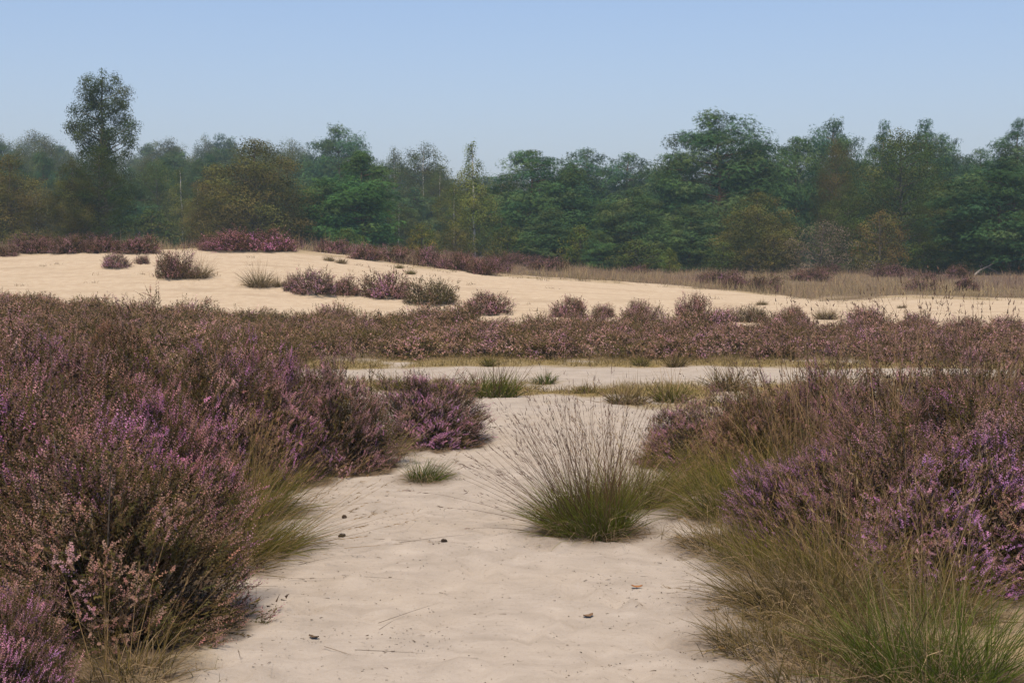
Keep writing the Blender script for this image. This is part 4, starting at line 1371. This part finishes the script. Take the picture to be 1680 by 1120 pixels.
def dead_leaf(seed, col):
    rng = np.random.default_rng(seed)
    n = 7
    x = np.linspace(-.5, .5, n)
    w = .26 * np.sqrt(np.clip(1 - (2 * x) ** 2, 0, 1)) * (1 + .25 * np.sin(np.arange(n) * 2.6)) + .01
    z = .10 + .14 * (2 * x) ** 2
    v = np.concatenate([np.stack([x, w, z + .10], 1), np.stack([x, 0 * x, z], 1), np.stack([x, -w, z + .07], 1)])
    t = []
    for r in range(2):
        for i in range(n - 1):
            a, b = r * n + i, (r + 1) * n + i
            t += [(a, a + 1, b + 1), (a, b + 1, b)]
    s = Soup(); s.add(v * .055, t, np.array(col))
    return s.mesh('fallen_leaf', M_DEBRIS, True)


for i, (px, py, col, lab) in enumerate([(1045, 965, (.26, .12, .05), 'small orange brown leaf lying on the sand before the big tussock'),
                                        (965, 1012, (.16, .10, .06), 'small dull brown leaf on the sand in the foreground'),
                                        (1185, 1068, (.28, .17, .05), 'yellow brown leaf at the right edge of the sand'),
                                        (515, 1045, (.10, .07, .045), 'dark curled leaf on the sand at the lower left')]):
    place_one('fallen_leaf', dead_leaf(80 + i, col), settle(ground_at(px, py), 0), lab, 'leaf', 'fallen leaves on the sand', rp.uniform(0, 6.28))

# crumbs, twigs and bits of heather strewn over the sand
def crumb_fn(x, y):
    i = np.clip(np.searchsorted(gx, x) - 1, 0, NX - 2); j = np.clip(np.searchsorted(gy, y) - 1, 0, NY - 2)
    return np.clip(.17 + .5 * smooth(.48, .72, fbm(x * 2.2, y * 2.2, 95, 3)) + .8 * np.clip(np.maximum(moss[j, i], litter[j, i]), 0, .6), 0, 1)
pts = scatter(30000, 0, 0, 4.3, 15, crumb_fn, rg, .42)
n = len(pts)
s = Soup()
ln = rg.uniform(.004, .018, n) * np.where(rg.random(n) < .06, 2.6, 1)
a = rg.uniform(0, 6.283, n)
col = np.array([.10, .075, .055]) * rg.uniform(.5, 1.8, (n, 1))
blades(s, pts + np.array([0, 0, .004]), a, rg.uniform(0, .25, n), ln, rg.uniform(0, .3, n), rg.uniform(.002, .005, n), col, col, 2, rg)
tag(link('plant_litter', s.mesh('plant_litter', M_DEBRIS)), 'dark crumbs and twigs strewn over the sandy path', 'litter', None, 'stuff')
# long dry stalks fallen flat on the sand beside the left tussock
pts = scatter(30, -1.75, -.55, 5.3, 8.6, lambda x, y: np.ones_like(x), rg)
n = len(pts); s = Soup()
col = np.array([.15, .11, .075]) * rg.uniform(.7, 1.4, (n, 1))
blades(s, pts + np.array([0, 0, .012]), rg.normal(.1, .9, n), np.full(n, .03), rg.uniform(.12, .5, n), np.full(n, .04), rg.uniform(.002, .003, n), col, col, 4, rg)
tag(link('fallen_stalks', s.mesh('fallen_stalks', M_GRASS)), 'dry grass stalks lying flat on the sand by the left tussock', 'grass', None, 'stuff')

# ------------------------------------------------------------------ haze
hx, hy0, hy1, hz0, hz1 = 900.0, -80.0, 900.0, -3.0, 34.0
hv = [(x, y, z) for z in (hz0, hz1) for y in (hy0, hy1) for x in (-hx, hx)]
hf = [(0, 2, 3, 1), (4, 5, 7, 6), (0, 1, 5, 4), (2, 6, 7, 3), (0, 4, 6, 2), (1, 3, 7, 5)]
hm = bpy.data.meshes.new('haze')
hm.from_pydata(hv, [], hf)
m, n_, l_, out = new_mat('haze_air')
pv = n_.new('ShaderNodeVolumePrincipled')
pv.inputs['Color'].default_value = (.62, .84, 1.0, 1)
pv.inputs['Density'].default_value = 0.00075
pv.inputs['Anisotropy'].default_value = 0.2
l_.new(pv.outputs[0], out.inputs['Volume'])
hm.materials.append(m)
tag(link('haze', hm), 'thin blue haze between the trees', 'haze', None, 'stuff')
